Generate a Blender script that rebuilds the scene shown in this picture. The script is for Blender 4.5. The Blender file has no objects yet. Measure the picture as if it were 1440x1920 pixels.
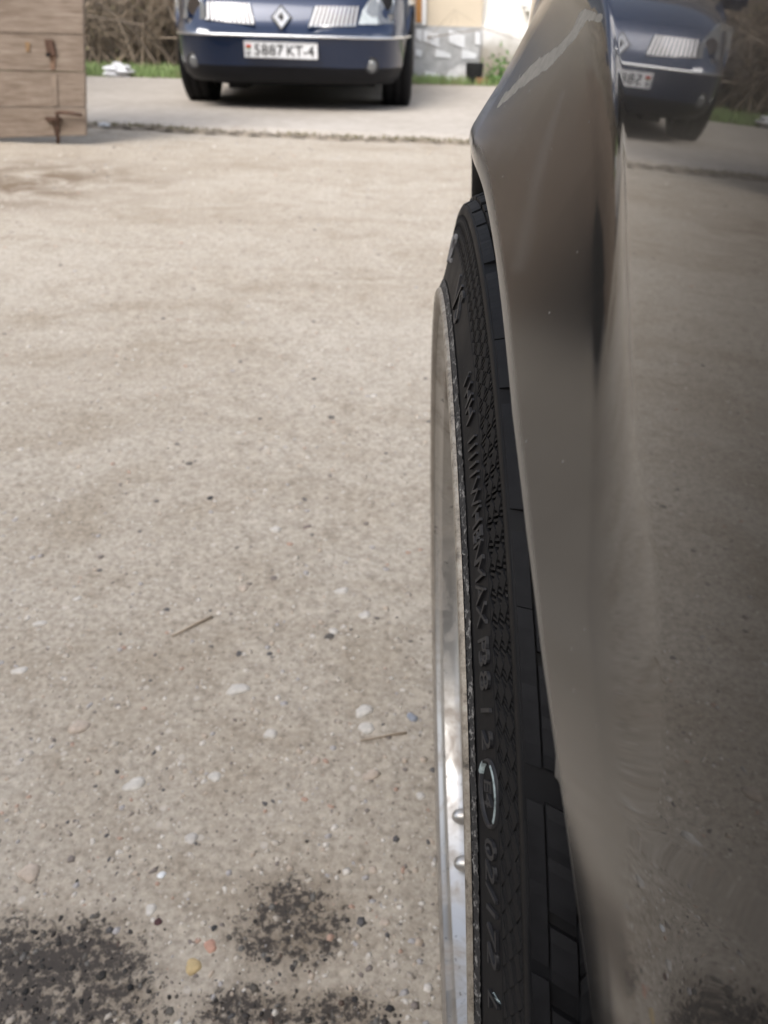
import bpy, bmesh, math, random
import numpy as np
from mathutils import Matrix, Vector
random.seed(7); rng = np.random.default_rng(7)
scene = bpy.context.scene
COL = scene.collection
R = math.radians

# ------------------------------------------------------------------ camera
F_PX = 1420.0                       # focal length in pixels of the 1440 x 1920 photograph
PITCH, ROLL = R(33.3), R(1.5)
CAMH = 0.6131
Fw = np.array([0, math.cos(PITCH), -math.sin(PITCH)])
Dn = np.array([0, -math.sin(PITCH), -math.cos(PITCH)])
Rt = np.array([1.0, 0, 0])
R2 = Rt*math.cos(ROLL) - Dn*math.sin(ROLL)
D2 = Dn*math.cos(ROLL) + Rt*math.sin(ROLL)
CM = np.stack([R2, D2, Fw], 1)
CC = np.array([0, 0, CAMH])
cam_d = bpy.data.cameras.new('camera')
cam = bpy.data.objects.new('camera', cam_d); COL.objects.link(cam)
cam_d.sensor_fit = 'VERTICAL'; cam_d.sensor_height = 36.0; cam_d.sensor_width = 27.0
cam_d.lens = F_PX/1920*36
cam_d.clip_start = 0.005; cam_d.clip_end = 600
cam_d.dof.use_dof = True; cam_d.dof.focus_distance = 0.235
cam_d.dof.aperture_fstop = 20.0
mw = Matrix.Identity(4)
for i in range(3):
    mw[i][0] = R2[i]; mw[i][1] = -D2[i]; mw[i][2] = -Fw[i]; mw[i][3] = CC[i]
cam.matrix_world = mw
scene.camera = cam

# ------------------------------------------------------------------ sky, sun, exposure
SUN_EL, SUN_AZ = R(50), R(-148)     # azimuth from +Y towards +X: the veiled sun is behind the camera on the left
world = bpy.data.worlds.new('World'); scene.world = world; world.use_nodes = True
nt = world.node_tree; nt.nodes.clear()
sky = nt.nodes.new('ShaderNodeTexSky'); sky.sky_type = 'NISHITA'; sky.sun_disc = False
sky.sun_elevation = SUN_EL; sky.sun_rotation = SUN_AZ
sky.air_density = 1.0; sky.dust_density = 4.0; sky.ozone_density = 1.0
hs = nt.nodes.new('ShaderNodeHueSaturation'); hs.inputs['Saturation'].default_value = 0.52
bg = nt.nodes.new('ShaderNodeBackground'); bg.inputs['Strength'].default_value = 0.15
ow = nt.nodes.new('ShaderNodeOutputWorld')
nt.links.new(sky.outputs[0], hs.inputs['Color']); nt.links.new(hs.outputs[0], bg.inputs['Color'])
nt.links.new(bg.outputs[0], ow.inputs['Surface'])
sun_d = bpy.data.lights.new('sun', 'SUN'); sun_d.energy = .55; sun_d.angle = R(36); sun_d.color = (1, .96, .9)
sun = bpy.data.objects.new('sun', sun_d); COL.objects.link(sun)
sdir = Vector((math.sin(SUN_AZ)*math.cos(SUN_EL), math.cos(SUN_AZ)*math.cos(SUN_EL), math.sin(SUN_EL)))
sun.rotation_euler = sdir.to_track_quat('Z', 'Y').to_euler()
vs = scene.view_settings
vs.view_transform = 'Standard'; vs.look = 'None'; vs.gamma = 1.0; vs.use_curve_mapping = False
vs.exposure = 1.22
scene.cycles.max_bounces = 8

# ------------------------------------------------------------------ helpers
def ray(px, py): return CM @ np.array([(px-720)/F_PX, (py-960)/F_PX, 1.0])
def ground(px, py, z=0.0):
    d = ray(px, py); return CC + d*((z-CAMH)/d[2])
def at(px, py, Y):
    d = ray(px, py); return CC + d*(Y/d[1])
def proj(P):
    q = (np.asarray(P)-CC) @ CM
    return np.stack([720+F_PX*q[..., 0]/q[..., 2], 960+F_PX*q[..., 1]/q[..., 2]], -1)

WM = {}
def link(o, parent=None, world_m=None):
    COL.objects.link(o)
    world_m = world_m if world_m is not None else Matrix.Identity(4)
    if parent is not None:
        o.parent = parent
        o.matrix_basis = WM[parent.name].inverted() @ world_m
    else:
        o.matrix_basis = world_m
    WM[o.name] = world_m
    return o
def tag(o, label=None, cat=None, group=None, kind=None):
    if label: o['label'] = label
    if cat: o['category'] = cat
    if group: o['group'] = group
    if kind: o['kind'] = kind
    return o
def empty(name, loc, rz=0):
    o = bpy.data.objects.new(name, None); o.empty_display_size = .1
    return link(o, None, Matrix.Translation(Vector(loc)) @ Matrix.Rotation(rz, 4, 'Z'))
def mk(name, V, Fc, mat, smooth=False):
    me = bpy.data.meshes.new(name)
    me.from_pydata([tuple(map(float, v)) for v in V], [], [tuple(int(i) for i in f) for f in Fc])
    for m in (mat if isinstance(mat, (list, tuple)) else [mat]):
        me.materials.append(m)
    if smooth: me.polygons.foreach_set('use_smooth', [True]*len(me.polygons))
    me.update()
    return me
def mk_np(name, V, T, mat, smooth=False):
    """fast mesh from numpy triangles or quads"""
    k = T.shape[1]; me = bpy.data.meshes.new(name)
    me.vertices.add(len(V)); me.vertices.foreach_set('co', np.asarray(V, np.float32).ravel())
    me.loops.add(T.size); me.loops.foreach_set('vertex_index', T.astype(np.int32).ravel())
    me.polygons.add(len(T)); me.polygons.foreach_set('loop_start', np.arange(0, T.size, k, dtype=np.int32))
    me.polygons.foreach_set('loop_total', np.full(len(T), k, dtype=np.int32))
    if smooth: me.polygons.foreach_set('use_smooth', np.ones(len(T), bool))
    me.materials.append(mat); me.update(calc_edges=True); me.validate()
    return me
def wpart(name, V, Fc, mat, parent=None, smooth=False, origin=None):
    """mesh given in world coordinates; becomes a child of parent (or a top-level thing with an origin)"""
    V = np.asarray(V, float)
    if parent is not None:
        m = WM[parent.name]
    else:
        m = Matrix.Translation(Vector(origin if origin is not None else (0, 0, 0)))
    inv = np.array(m.inverted())
    L = V @ inv[:3, :3].T + inv[:3, 3]
    o = bpy.data.objects.new(name, mk(name, L, Fc, mat, smooth))
    return link(o, parent, m)
def obj(name, me, parent=None, world_m=None):
    return link(bpy.data.objects.new(name, me), parent, world_m)
class MB:
    """collects shapes in world coordinates"""
    def __init__(s): s.v = []; s.f = []
    def add(s, V, Fc):
        b = len(s.v); s.v += [tuple(p) for p in V]; s.f += [tuple(i+b for i in f) for f in Fc]; return s
    def box(s, c, d, rot=None, bev=0.0):
        bm = bmesh.new(); bmesh.ops.create_cube(bm, size=1)
        for v in bm.verts: v.co = Vector((v.co.x*d[0], v.co.y*d[1], v.co.z*d[2]))
        if bev: bmesh.ops.bevel(bm, geom=bm.edges[:], offset=bev, segments=2, affect='EDGES')
        m = rot if rot is not None else Matrix.Identity(3)
        s.add([np.array(m @ v.co)+np.array(c) for v in bm.verts], [[v.index for v in f.verts] for f in bm.faces])
        bm.free(); return s
    def prism(s, poly, dirv):
        """polygon (world points) given thickness along dirv"""
        n = len(poly); A = [np.asarray(p, float) for p in poly]; B = [p+np.asarray(dirv, float) for p in A]
        return s.add(A+B, [tuple(range(n)), tuple(range(2*n-1, n-1, -1))]+[(i, i+n, (i+1) % n+n, (i+1) % n) for i in range(n)])
    def tube(s, pts, rad, k=8):
        pts = [np.asarray(p, float) for p in pts]; V = []; Fc = []
        rads = rad if isinstance(rad, (list, tuple)) else [rad]*len(pts)
        for i, p in enumerate(pts):
            d = pts[min(i+1, len(pts)-1)]-pts[max(i-1, 0)]; d = d/np.linalg.norm(d)
            a = np.cross(d, [0.13, .2, 1.0] if abs(d[2]) < .9 else [1.0, .1, 0]); a /= np.linalg.norm(a); b = np.cross(d, a)
            for j in range(k):
                t = 2*math.pi*j/k; V.append(p+rads[i]*(math.cos(t)*a+math.sin(t)*b))
        for i in range(len(pts)-1):
            for j in range(k):
                Fc.append((i*k+j, i*k+(j+1) % k, (i+1)*k+(j+1) % k, (i+1)*k+j))
        Fc.append(tuple(range(k-1, -1, -1))); Fc.append(tuple((len(pts)-1)*k+j for j in range(k)))
        return s.add(V, Fc)
    def grid(s, G, closed=False):
        n = len(G); m = len(G[0]); V = [p for row in G for p in row]; Fc = []
        for i in range(n-1):
            for j in range(m if closed else m-1):
                Fc.append((i*m+j, i*m+(j+1) % m, (i+1)*m+(j+1) % m, (i+1)*m+j))
        return s.add(V, Fc)
    def build(s, name, mat, parent=None, smooth=False, origin=None):
        return wpart(name, s.v, s.f, mat, parent, smooth, origin)
    def mesh(s, name, mat, smooth=False): return mk(name, s.v, s.f, mat, smooth)
def solid(o, t):
    md = o.modifiers.new('thickness', 'SOLIDIFY'); md.thickness = t; md.offset = 0; return o
def auto(o, ang=35):
    me = o.data
    me.polygons.foreach_set('use_smooth', [True]*len(me.polygons))
    me.set_sharp_from_angle(angle=R(ang)); return o

# ------------------------------------------------------------------ materials
def nodes(name):
    m = bpy.data.materials.new(name); m.use_nodes = True
    t = m.node_tree; b = t.nodes['Principled BSDF']; return m, t, b
def N(t, typ, **kw):
    n = t.nodes.new(typ)
    for k, v in kw.items():
        if hasattr(n, k) and not k[0].isupper(): setattr(n, k, v)
        else: n.inputs[k.replace('_', ' ')].default_value = v
    return n
def ramp(t, fac, stops):
    r = t.nodes.new('ShaderNodeValToRGB'); e = r.color_ramp.elements
    while len(e) < len(stops): e.new(.5)
    for i, (p, c) in enumerate(stops):
        e[i].position = p; e[i].color = (*c, 1) if not isinstance(c, (int, float)) else (c, c, c, 1)
    t.links.new(fac, r.inputs[0]); return r.outputs[0]
def mix(t, fac, a, b, blend='MIX'):
    n = t.nodes.new('ShaderNodeMix'); n.data_type = 'RGBA'; n.blend_type = blend
    for k, v in ((0, fac), (6, a), (7, b)):
        if hasattr(v, 'links'): t.links.new(v, n.inputs[k])
        else: n.inputs[k].default_value = v if k == 0 else ((*v, 1) if len(v) == 3 else v)
    return n.outputs[2]
def math_(t, op, a, b=0.0, clamp=False):
    n = t.nodes.new('ShaderNodeMath'); n.operation = op; n.use_clamp = clamp
    for k, v in ((0, a), (1, b)):
        if hasattr(v, 'links'): t.links.new(v, n.inputs[k])
        else: n.inputs[k].default_value = v
    return n.outputs[0]
def noise(t, scale, detail=4, rough=.55, vec=None, dist=0.0):
    n = N(t, 'ShaderNodeTexNoise', Scale=scale, Detail=detail, Roughness=rough, Distortion=dist)
    if vec is not None: t.links.new(vec, n.inputs['Vector'])
    return n.outputs['Fac']
def coords(t): return t.nodes.new('ShaderNodeTexCoord').outputs['Object']
def bump(t, b, h, strength=.3, dist=.002, prev=None):
    n = N(t, 'ShaderNodeBump', Strength=strength, Distance=dist); t.links.new(h, n.inputs['Height'])
    if prev is not None: t.links.new(prev, n.inputs['Normal'])
    t.links.new(n.outputs[0], b.inputs['Normal']); return n.outputs[0]
def simple(name, col, rough=.5, metal=0.0, coat=0.0, var=.25, scale=8, bmp=0.0, bscale=None, spec=.5, bdist=.002):
    m, t, b = nodes(name)
    v = coords(t); f = noise(t, scale, 5, .6, v)
    c = ramp(t, f, [(.3, tuple(x*(1-var) for x in col)), (.7, tuple(min(1, x*(1+var)) for x in col))])
    t.links.new(c, b.inputs['Base Color'])
    b.inputs['Roughness'].default_value = rough; b.inputs['Metallic'].default_value = metal
    b.inputs['Coat Weight'].default_value = coat; b.inputs['Coat Roughness'].default_value = .03
    b.inputs['Specular IOR Level'].default_value = spec
    if bmp: bump(t, b, noise(t, bscale or scale*6, 6, .6, v), bmp, bdist)
    return m

# ground: packed pale dirt with grit, and the black oily patches at the near left
OIL = [((30, 1805), .085, .050), ((150, 1800), .075, .048), ((200, 1890), .065, .04), ((545, 1730), .062, .055), ((470, 1900), .06, .025), ((640, 1900), .05, .022), ((20, 1910), .08, .05)]
def ground_mat():
    m, t, b = nodes('packed_dirt'); v = coords(t)
    big = noise(t, 1.1, 5, .6, v); mid = noise(t, 9, 6, .62, v, .4); fine = noise(t, 140, 6, .7, v)
    sp = t.nodes.new('ShaderNodeMapping'); t.links.new(v, sp.inputs[0]); sp.inputs['Scale'].default_value = (1, 1.0, 1)
    c1 = ramp(t, big, [(.35, (.368, .319, .256)), (.65, (.450, .408, .346))])
    c2 = ramp(t, mid, [(.30, (.265, .215, .155)), (.46, (.402, .354, .291)), (.7, (.478, .433, .371))])
    c = mix(t, .32, c1, c2)
    # brown damp-looking dirt drifts
    sp.inputs['Scale'].default_value = (.45, 1, 1)
    drift = ramp(t, noise(t, 3.4, 7, .68, sp.outputs[0], 1.0), [(.50, 0.0), (.68, 1.0)])
    c = mix(t, math_(t, 'MULTIPLY', drift, .50), c, (.265, .215, .155))
    c = mix(t, .9, c, ramp(t, fine, [(.25, (.42, .40, .38)), (.5, (1, 1, 1)), (.75, (1.4, 1.4, 1.4))]), 'MULTIPLY')
    c = mix(t, .6, c, ramp(t, noise(t, 46, 6, .7, v), [(.28, (.62, .58, .54)), (.5, (1, 1, 1)), (.74, (1.2, 1.2, 1.2))]), 'MULTIPLY')
    # embedded grit, light and dark
    vo = N(t, 'ShaderNodeTexVoronoi', Scale=170.0, Randomness=1.0); t.links.new(v, vo.inputs['Vector'])
    spot = ramp(t, vo.outputs['Distance'], [(.16, 1.0), (.30, 0.0)])
    sep = t.nodes.new('ShaderNodeSeparateColor'); t.links.new(vo.outputs['Color'], sep.inputs[0])
    lightm = math_(t, 'MULTIPLY', spot, math_(t, 'GREATER_THAN', sep.outputs[0], .82))
    darkm = math_(t, 'MULTIPLY', spot, math_(t, 'GREATER_THAN', sep.outputs[1], .84))
    c = mix(t, math_(t, 'MULTIPLY', lightm, .7), c, (.62, .57, .50)); c = mix(t, math_(t, 'MULTIPLY', darkm, .7), c, (.10, .08, .065))
    vo2 = N(t, 'ShaderNodeTexVoronoi', Scale=52.0, Randomness=1.0); t.links.new(v, vo2.inputs['Vector'])
    spot2 = ramp(t, vo2.outputs['Distance'], [(.12, 1.0), (.22, 0.0)])
    sep2 = t.nodes.new('ShaderNodeSeparateColor'); t.links.new(vo2.outputs['Color'], sep2.inputs[0])
    l2 = math_(t, 'MULTIPLY', spot2, math_(t, 'GREATER_THAN', sep2.outputs[0], .82))
    c = mix(t, math_(t, 'MULTIPLY', l2, .55), c, (.60, .55, .49))
    # dirt and dead leaves near the foot of the gate
    def blob(p, rx, ry):
        s = N(t, 'ShaderNodeVectorMath', operation='SUBTRACT'); t.links.new(v, s.inputs[0]); s.inputs[1].default_value = (p[0], p[1], 0)
        d = N(t, 'ShaderNodeVectorMath', operation='MULTIPLY'); t.links.new(s.outputs[0], d.inputs[0]); d.inputs[1].default_value = (1/rx, 1/ry, 0)
        l = N(t, 'ShaderNodeVectorMath', operation='LENGTH'); t.links.new(d.outputs[0], l.inputs[0])
        return ramp(t, l.outputs['Value'], [(.25, 1.0), (1.0, 0.0)])
    gp = ground(20, 340)
    db = math_(t, 'MULTIPLY', blob(gp, .8, .75), ramp(t, noise(t, 5, 6, .7, v, .6), [(.38, 0.0), (.58, 1.0)]))
    c = mix(t, math_(t, 'MULTIPLY', db, .95), c, (.17, .125, .085))
    # oil
    tot = None
    for (px, py), rx, ry in OIL:
        q = blob(ground(px, py), rx, ry)
        tot = q if tot is None else math_(t, 'MAXIMUM', tot, q)
    on = noise(t, 150, 6, .74, v, .3); on2 = noise(t, 22, 4, .6, v)
    om = math_(t, 'ADD', math_(t, 'MULTIPLY', tot, .9), math_(t, 'ADD', math_(t, 'MULTIPLY', math_(t, 'SUBTRACT', on, .5), 4.2), math_(t, 'MULTIPLY', math_(t, 'SUBTRACT', on2, .5), 1.4)))
    om = math_(t, 'MULTIPLY', ramp(t, om, [(.45, 0.0), (.85, 1.0)]), ramp(t, tot, [(.02, 0.0), (.42, 1.0)]))
    halo = ramp(t, tot, [(.0, 0.0), (.8, .5)])
    c = mix(t, halo, c, (.16, .122, .085))
    c = mix(t, math_(t, 'MULTIPLY', om, .92), c, (.038, .031, .026))
    t.links.new(c, b.inputs['Base Color'])
    t.links.new(math_(t, 'SUBTRACT', .92, math_(t, 'MULTIPLY', om, .5)), b.inputs['Roughness'])
    b.inputs['Specular IOR Level'].default_value = .25
    hh = math_(t, 'ADD', math_(t, 'MULTIPLY', fine, .5), math_(t, 'ADD', math_(t, 'MULTIPLY', mid, .9), math_(t, 'MULTIPLY', spot, .25)))
    bump(t, b, hh, .4, .004)
    return m
M_ground = ground_mat()
def concrete_mat():
    m, t, b = nodes('worn_concrete'); v = coords(t)
    c = mix(t, .5, ramp(t, noise(t, 1.3, 5, .6, v), [(.35, (.36, .322, .275)), (.65, (.48, .443, .393))]),
            ramp(t, noise(t, 14, 6, .65, v), [(.3, (.32, .275, .225)), (.65, (.50, .46, .41))]))
    c = mix(t, .5, c, ramp(t, noise(t, 160, 4, .7, v), [(.3, (.6, .6, .6)), (.7, (1.25, 1.25, 1.25))]), 'MULTIPLY')
    t.links.new(c, b.inputs['Base Color']); b.inputs['Roughness'].default_value = .9
    bump(t, b, noise(t, 60, 6, .6, v), .4, .004); return m
M_conc = concrete_mat()
M_soil = simple('dark_soil', (.21, .178, .14), .95, var=.5, scale=20, bmp=.5)

def rubber_mat():
    m, t, b = nodes('tyre_rubber'); v = coords(t)
    dust = ramp(t, noise(t, 60, 6, .7, v), [(.42, 0.0), (.75, .55)])
    c = mix(t, dust, (.0065, .0066, .0076), (.019, .0185, .0185))
    vo = N(t, 'ShaderNodeTexVoronoi', Scale=760.0); t.links.new(v, vo.inputs['Vector'])
    sep = t.nodes.new('ShaderNodeSeparateColor'); t.links.new(vo.outputs['Color'], sep.inputs[0])
    sp = math_(t, 'MULTIPLY', ramp(t, vo.outputs['Distance'], [(.1, 1.0), (.22, 0.0)]), math_(t, 'GREATER_THAN', sep.outputs[0], .985))
    c = mix(t, math_(t, 'MULTIPLY', sp, .35), c, (.32, .31, .29))
    t.links.new(c, b.inputs['Base Color'])
    t.links.new(ramp(t, noise(t, 30, 4, .6, v), [(.3, .50), (.7, .70)]), b.inputs['Roughness'])
    b.inputs['Specular IOR Level'].default_value = .13
    bump(t, b, noise(t, 500, 4, .7, v), .12, .0006); return m
M_rubber = rubber_mat()
M_tread = simple('tread_rubber', (.009, .009, .010), .62, var=.4, scale=70, bmp=.2, bscale=500, bdist=.0006, spec=.14)
def crumb_mat():
    m, t, b = nodes('scuffed_bead'); v = coords(t)
    k = ramp(t, noise(t, 330, 6, .78, v), [(.53, 0.0), (.60, 1.0)])
    c = mix(t, k, (.014, .014, .015), (.26, .25, .235))
    t.links.new(c, b.inputs['Base Color']); b.inputs['Roughness'].default_value = .6
    bump(t, b, k, .5, .0008); return m
M_crumb = crumb_mat()
M_paintmark = simple('white_marker', (.25, .30, .30), .7, var=.8, scale=420)
def rim_mat():
    m, t, b = nodes('polished_alloy'); v = coords(t)
    d1 = ramp(t, noise(t, 26, 6, .7, v, .6), [(.46, 0.0), (.66, .75)])
    d2 = ramp(t, noise(t, 120, 5, .75, v, .3), [(.63, 0.0), (.68, 1.0)])
    c = mix(t, d1, (.52, .51, .49), (.30, .25, .20))
    c = mix(t, math_(t, 'MULTIPLY', d2, .9), c, (.06, .055, .05))
    t.links.new(c, b.inputs['Base Color'])
    dd = math_(t, 'MAXIMUM', d1, d2, True)
    t.links.new(math_(t, 'SUBTRACT', 1.0, math_(t, 'MULTIPLY', dd, .65)), b.inputs['Metallic'])
    t.links.new(math_(t, 'ADD', .40, math_(t, 'MULTIPLY', dd, .35)), b.inputs['Roughness'])
    return m
M_rim = rim_mat()
def lipedge_mat():
    m, t, b = nodes('scratched_lip_edge'); v = coords(t)
    k = noise(t, 190, 7, .8, v)
    c = ramp(t, k, [(.34, (.09, .078, .065)), (.48, (.27, .235, .19)), (.64, (.40, .365, .31))])
    t.links.new(c, b.inputs['Base Color']); b.inputs['Metallic'].default_value = .35; b.inputs['Roughness'].default_value = .5
    bump(t, b, k, .5, .0006); return m
M_lipedge = lipedge_mat()

def paint_mat(name, base, wave=0.0, attrs=False, rough=.2):
    m, t, b = nodes(name); v = coords(t)
    c = base
    fl = noise(t, 900, 2, .5, v)
    cc = mix(t, ramp(t, fl, [(.45, 0.0), (.7, .5)]), base, tuple(x*1.8+.001 for x in base))
    b.inputs['Roughness'].default_value = rough
    b.inputs['Coat Weight'].default_value = 1.0; b.inputs['Coat Roughness'].default_value = .015; b.inputs['Coat IOR'].default_value = 1.48
    b.inputs['Specular IOR Level'].default_value = .12
    if attrs:
        def A(n):
            a = t.nodes.new('ShaderNodeAttribute'); a.attribute_name = n; return a.outputs['Fac']
        dn = noise(t, 38, 7, .72, v, .5); dn2 = noise(t, 330, 6, .78, v)
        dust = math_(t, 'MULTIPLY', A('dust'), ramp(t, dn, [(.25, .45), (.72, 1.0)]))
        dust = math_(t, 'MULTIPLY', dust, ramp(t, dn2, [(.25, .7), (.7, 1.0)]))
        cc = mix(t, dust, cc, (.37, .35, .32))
        chip = ramp(t, math_(t, 'ADD', A('chip'), math_(t, 'MULTIPLY', math_(t, 'SUBTRACT', math_(t, 'ADD', math_(t, 'MULTIPLY', dn2, .5), math_(t, 'MULTIPLY', noise(t, 120, 4, .7, v), .5)), .5), 1.7)), [(.45, 0.0), (.53, 1.0)])
        cc = mix(t, chip, cc, mix(t, ramp(t, dn2, [(.3, 0.0), (.7, 1.0)]), (.17, .16, .14), (.27, .255, .225)))
        vo = N(t, 'ShaderNodeTexVoronoi', Scale=260.0); t.links.new(v, vo.inputs['Vector'])
        sep = t.nodes.new('ShaderNodeSeparateColor'); t.links.new(vo.outputs['Color'], sep.inputs[0])
        sp = math_(t, 'MULTIPLY', ramp(t, vo.outputs['Distance'], [(.04, 1.0), (.10, 0.0)]), math_(t, 'GREATER_THAN', sep.outputs[0], .78))
        sp = math_(t, 'MULTIPLY', sp, A('speck'))
        cc = mix(t, sp, cc, (.20, .19, .175))
        cover = math_(t, 'MAXIMUM', dust, math_(t, 'MAXIMUM', chip, sp))
        t.links.new(math_(t, 'SUBTRACT', 1.0, math_(t, 'MULTIPLY', cover, .9), True), b.inputs['Coat Weight'])
        t.links.new(math_(t, 'ADD', rough, math_(t, 'MULTIPLY', cover, .5)), b.inputs['Roughness'])
        t.links.new(math_(t, 'ADD', math_(t, 'ADD', .012, math_(t, 'MULTIPLY', A('speck'), .16)), math_(t, 'MULTIPLY', A('dust'), .5)), b.inputs['Coat Roughness'])
    t.links.new(cc, b.inputs['Base Color'])
    if wave:
        mp = t.nodes.new('ShaderNodeMapping'); t.links.new(v, mp.inputs[0]); mp.inputs['Scale'].default_value = (1, 1, 1)
        n1 = noise(t, 14, 1, .5, mp.outputs[0])
        bp = N(t, 'ShaderNodeBump', Strength=wave, Distance=.001); t.links.new(n1, bp.inputs['Height'])
        t.links.new(bp.outputs[0], b.inputs['Normal']); t.links.new(bp.outputs[0], b.inputs['Coat Normal'])
    return m
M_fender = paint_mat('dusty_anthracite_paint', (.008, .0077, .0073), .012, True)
M_body = paint_mat('anthracite_paint', (.014, .0135, .013))
M_blue = paint_mat('dark_blue_paint', (.003, .0125, .042), rough=.34); M_blue.node_tree.nodes['Principled BSDF'].inputs['Metallic'].default_value = .45; M_blue.node_tree.nodes['Principled BSDF'].inputs['Coat IOR'].default_value = 1.55
M_black = simple('black_plastic', (.016, .016, .018), .5, var=.2)
M_valance = simple('bumper_valance', (.008, .0085, .011), .55, var=.2, spec=.2)
M_under = simple('black_underseal', (.006, .006, .006), .9, var=.3)
M_chrome = simple('chrome_trim', (.78, .79, .80), .12, 1.0, var=.05)
M_satin = simple('satin_silver', (.62, .63, .64), .3, .9, var=.05)
M_slat = simple('slat_metal', (.42, .42, .43), .35, .5, var=.05)
M_emblem = simple('emblem_chrome', (.72, .73, .74), .3, .3, var=.05)
M_glass_dark = simple('tinted_glass', (.012, .014, .016), .04, var=.1, coat=.5)
M_plate = simple('plate_white', (.74, .75, .76), .4, var=.05)
M_ink = simple('plate_ink', (.02, .02, .022), .5, var=.1)
M_red = simple('flag_red', (.45, .03, .025), .5, var=.1); M_green = simple('flag_green', (.04, .20, .05), .5, var=.1)
def lens_mat():
    m, t, b = nodes('clear_lens')
    b.inputs['Base Color'].default_value = (.93, .96, .96, 1); b.inputs['Roughness'].default_value = .04
    b.inputs['Transmission Weight'].default_value = .85; b.inputs['IOR'].default_value = 1.45
    n = noise(t, 40, 2, .5, coords(t)); bump(t, b, n, .1, .002); return m
M_lens = lens_mat()
M_refl = simple('lamp_reflector', (.86, .90, .88), .25, .2, var=.15, scale=30)
M_foglens = simple('fog_lens', (.20, .205, .205), .3, .3, var=.1)
def wood_mat():
    m, t, b = nodes('weathered_plank'); v = coords(t)
    mp = t.nodes.new('ShaderNodeMapping'); t.links.new(v, mp.inputs[0]); mp.inputs['Scale'].default_value = (1.2, 8, 16)
    info = t.nodes.new('ShaderNodeObjectInfo')
    mp2 = t.nodes.new('ShaderNodeVectorMath'); mp2.operation = 'ADD'; t.links.new(mp.outputs[0], mp2.inputs[0]); t.links.new(info.outputs['Random'], mp2.inputs[1])
    g = noise(t, 6, 7, .65, mp2.outputs[0], .7)
    c = ramp(t, g, [(.28, (.155, .115, .086)), (.48, (.25, .20, .16)), (.72, (.34, .29, .243))])
    c = mix(t, .55, c, ramp(t, noise(t, 4.5, 5, .6, v), [(.3, (.62, .56, .50)), (.7, (1.1, 1.08, 1.06))]), 'MULTIPLY')
    t.links.new(c, b.inputs['Base Color']); b.inputs['Roughness'].default_value = .85
    bump(t, b, g, .4, .004); return m
M_wood = wood_mat()
M_rust = simple('rusted_iron', (.105, .06, .042), .85, .2, var=.5, scale=40, bmp=.4)
M_ruststain = simple('rust_stain', (.20, .125, .085), .9, var=.4, scale=30)
M_cream = simple('cream_render', (.64, .55, .42), .9, var=.06, scale=3, bmp=.2, bscale=120)
M_white = simple('white_render', (.80, .78, .73), .9, var=.04, scale=4, bmp=.2, bscale=120)
M_plinth = simple('grey_plinth_render', (.46, .46, .455), .9, var=.2, scale=12, bmp=.4, bscale=90)
def dirtyplinth():
    m, t, b = nodes('dirty_white_plinth'); v = coords(t)
    s = t.nodes.new('ShaderNodeSeparateXYZ'); t.links.new(v, s.inputs[0])
    k = math_(t, 'ADD', s.outputs[2], math_(t, 'MULTIPLY', math_(t, 'SUBTRACT', noise(t, 5, 6, .65, v), .5), .35))
    c = ramp(t, k, [(.10, (.30, .26, .20)), (.30, (.42, .39, .34)), (.46, (.80, .79, .76))])
    t.links.new(c, b.inputs['Base Color']); b.inputs['Roughness'].default_value = .9
    bump(t, b, noise(t, 60, 5, .6, v), .3, .004); return m
M_plinthw = dirtyplinth()
M_tile = simple('white_glazed_tile', (.80, .81, .82), .3, var=.05)
M_orange = simple('varnished_wood', (.46, .22, .07), .45, var=.25, scale=12)
M_pvc = simple('white_frame', (.82, .82, .80), .4, var=.03)
M_pipe = simple('brown_pipe', (.09, .045, .033), .5, var=.2)
M_roof = simple('grey_roof_sheet', (.22, .20, .19), .8, var=.2)
M_wallback = simple('stained_concrete_wall', (.24, .215, .18), .95, var=.35, scale=3, bmp=.5, bscale=40)
M_twig = simple('dry_twig', (.36, .29, .215), .9, var=.4, scale=3)
M_twig_dark = simple('dark_twig', (.15, .12, .09), .9, var=.4, scale=3)
M_leaf = simple('faded_leaf', (.32, .29, .16), .8, var=.5, scale=3)
def grass_mat():
    m, t, b = nodes('spring_grass'); v = coords(t)
    c = ramp(t, noise(t, 3.0, 5, .6, v), [(.3, (.36, .34, .19)), (.5, (.25, .34, .13)), (.7, (.28, .40, .15))])
    t.links.new(c, b.inputs['Base Color']); b.inputs['Roughness'].default_value = .7
    b.inputs['Subsurface Weight'].default_value = 0; return m
M_grass = grass_mat()
def attr_color(name, rough=.7):
    m, t, b = nodes(name)
    a = t.nodes.new('ShaderNodeAttribute'); a.attribute_name = 'tint'
    c = mix(t, .5, a.outputs['Color'], ramp(t, noise(t, 300, 4, .6, coords(t)), [(.3, (.7, .7, .7)), (.7, (1.2, 1.2, 1.2))]), 'MULTIPLY')
    t.links.new(c, b.inputs['Base Color']); b.inputs['Roughness'].default_value = rough; return m
M_grit = attr_color('mixed_grit')

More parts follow.
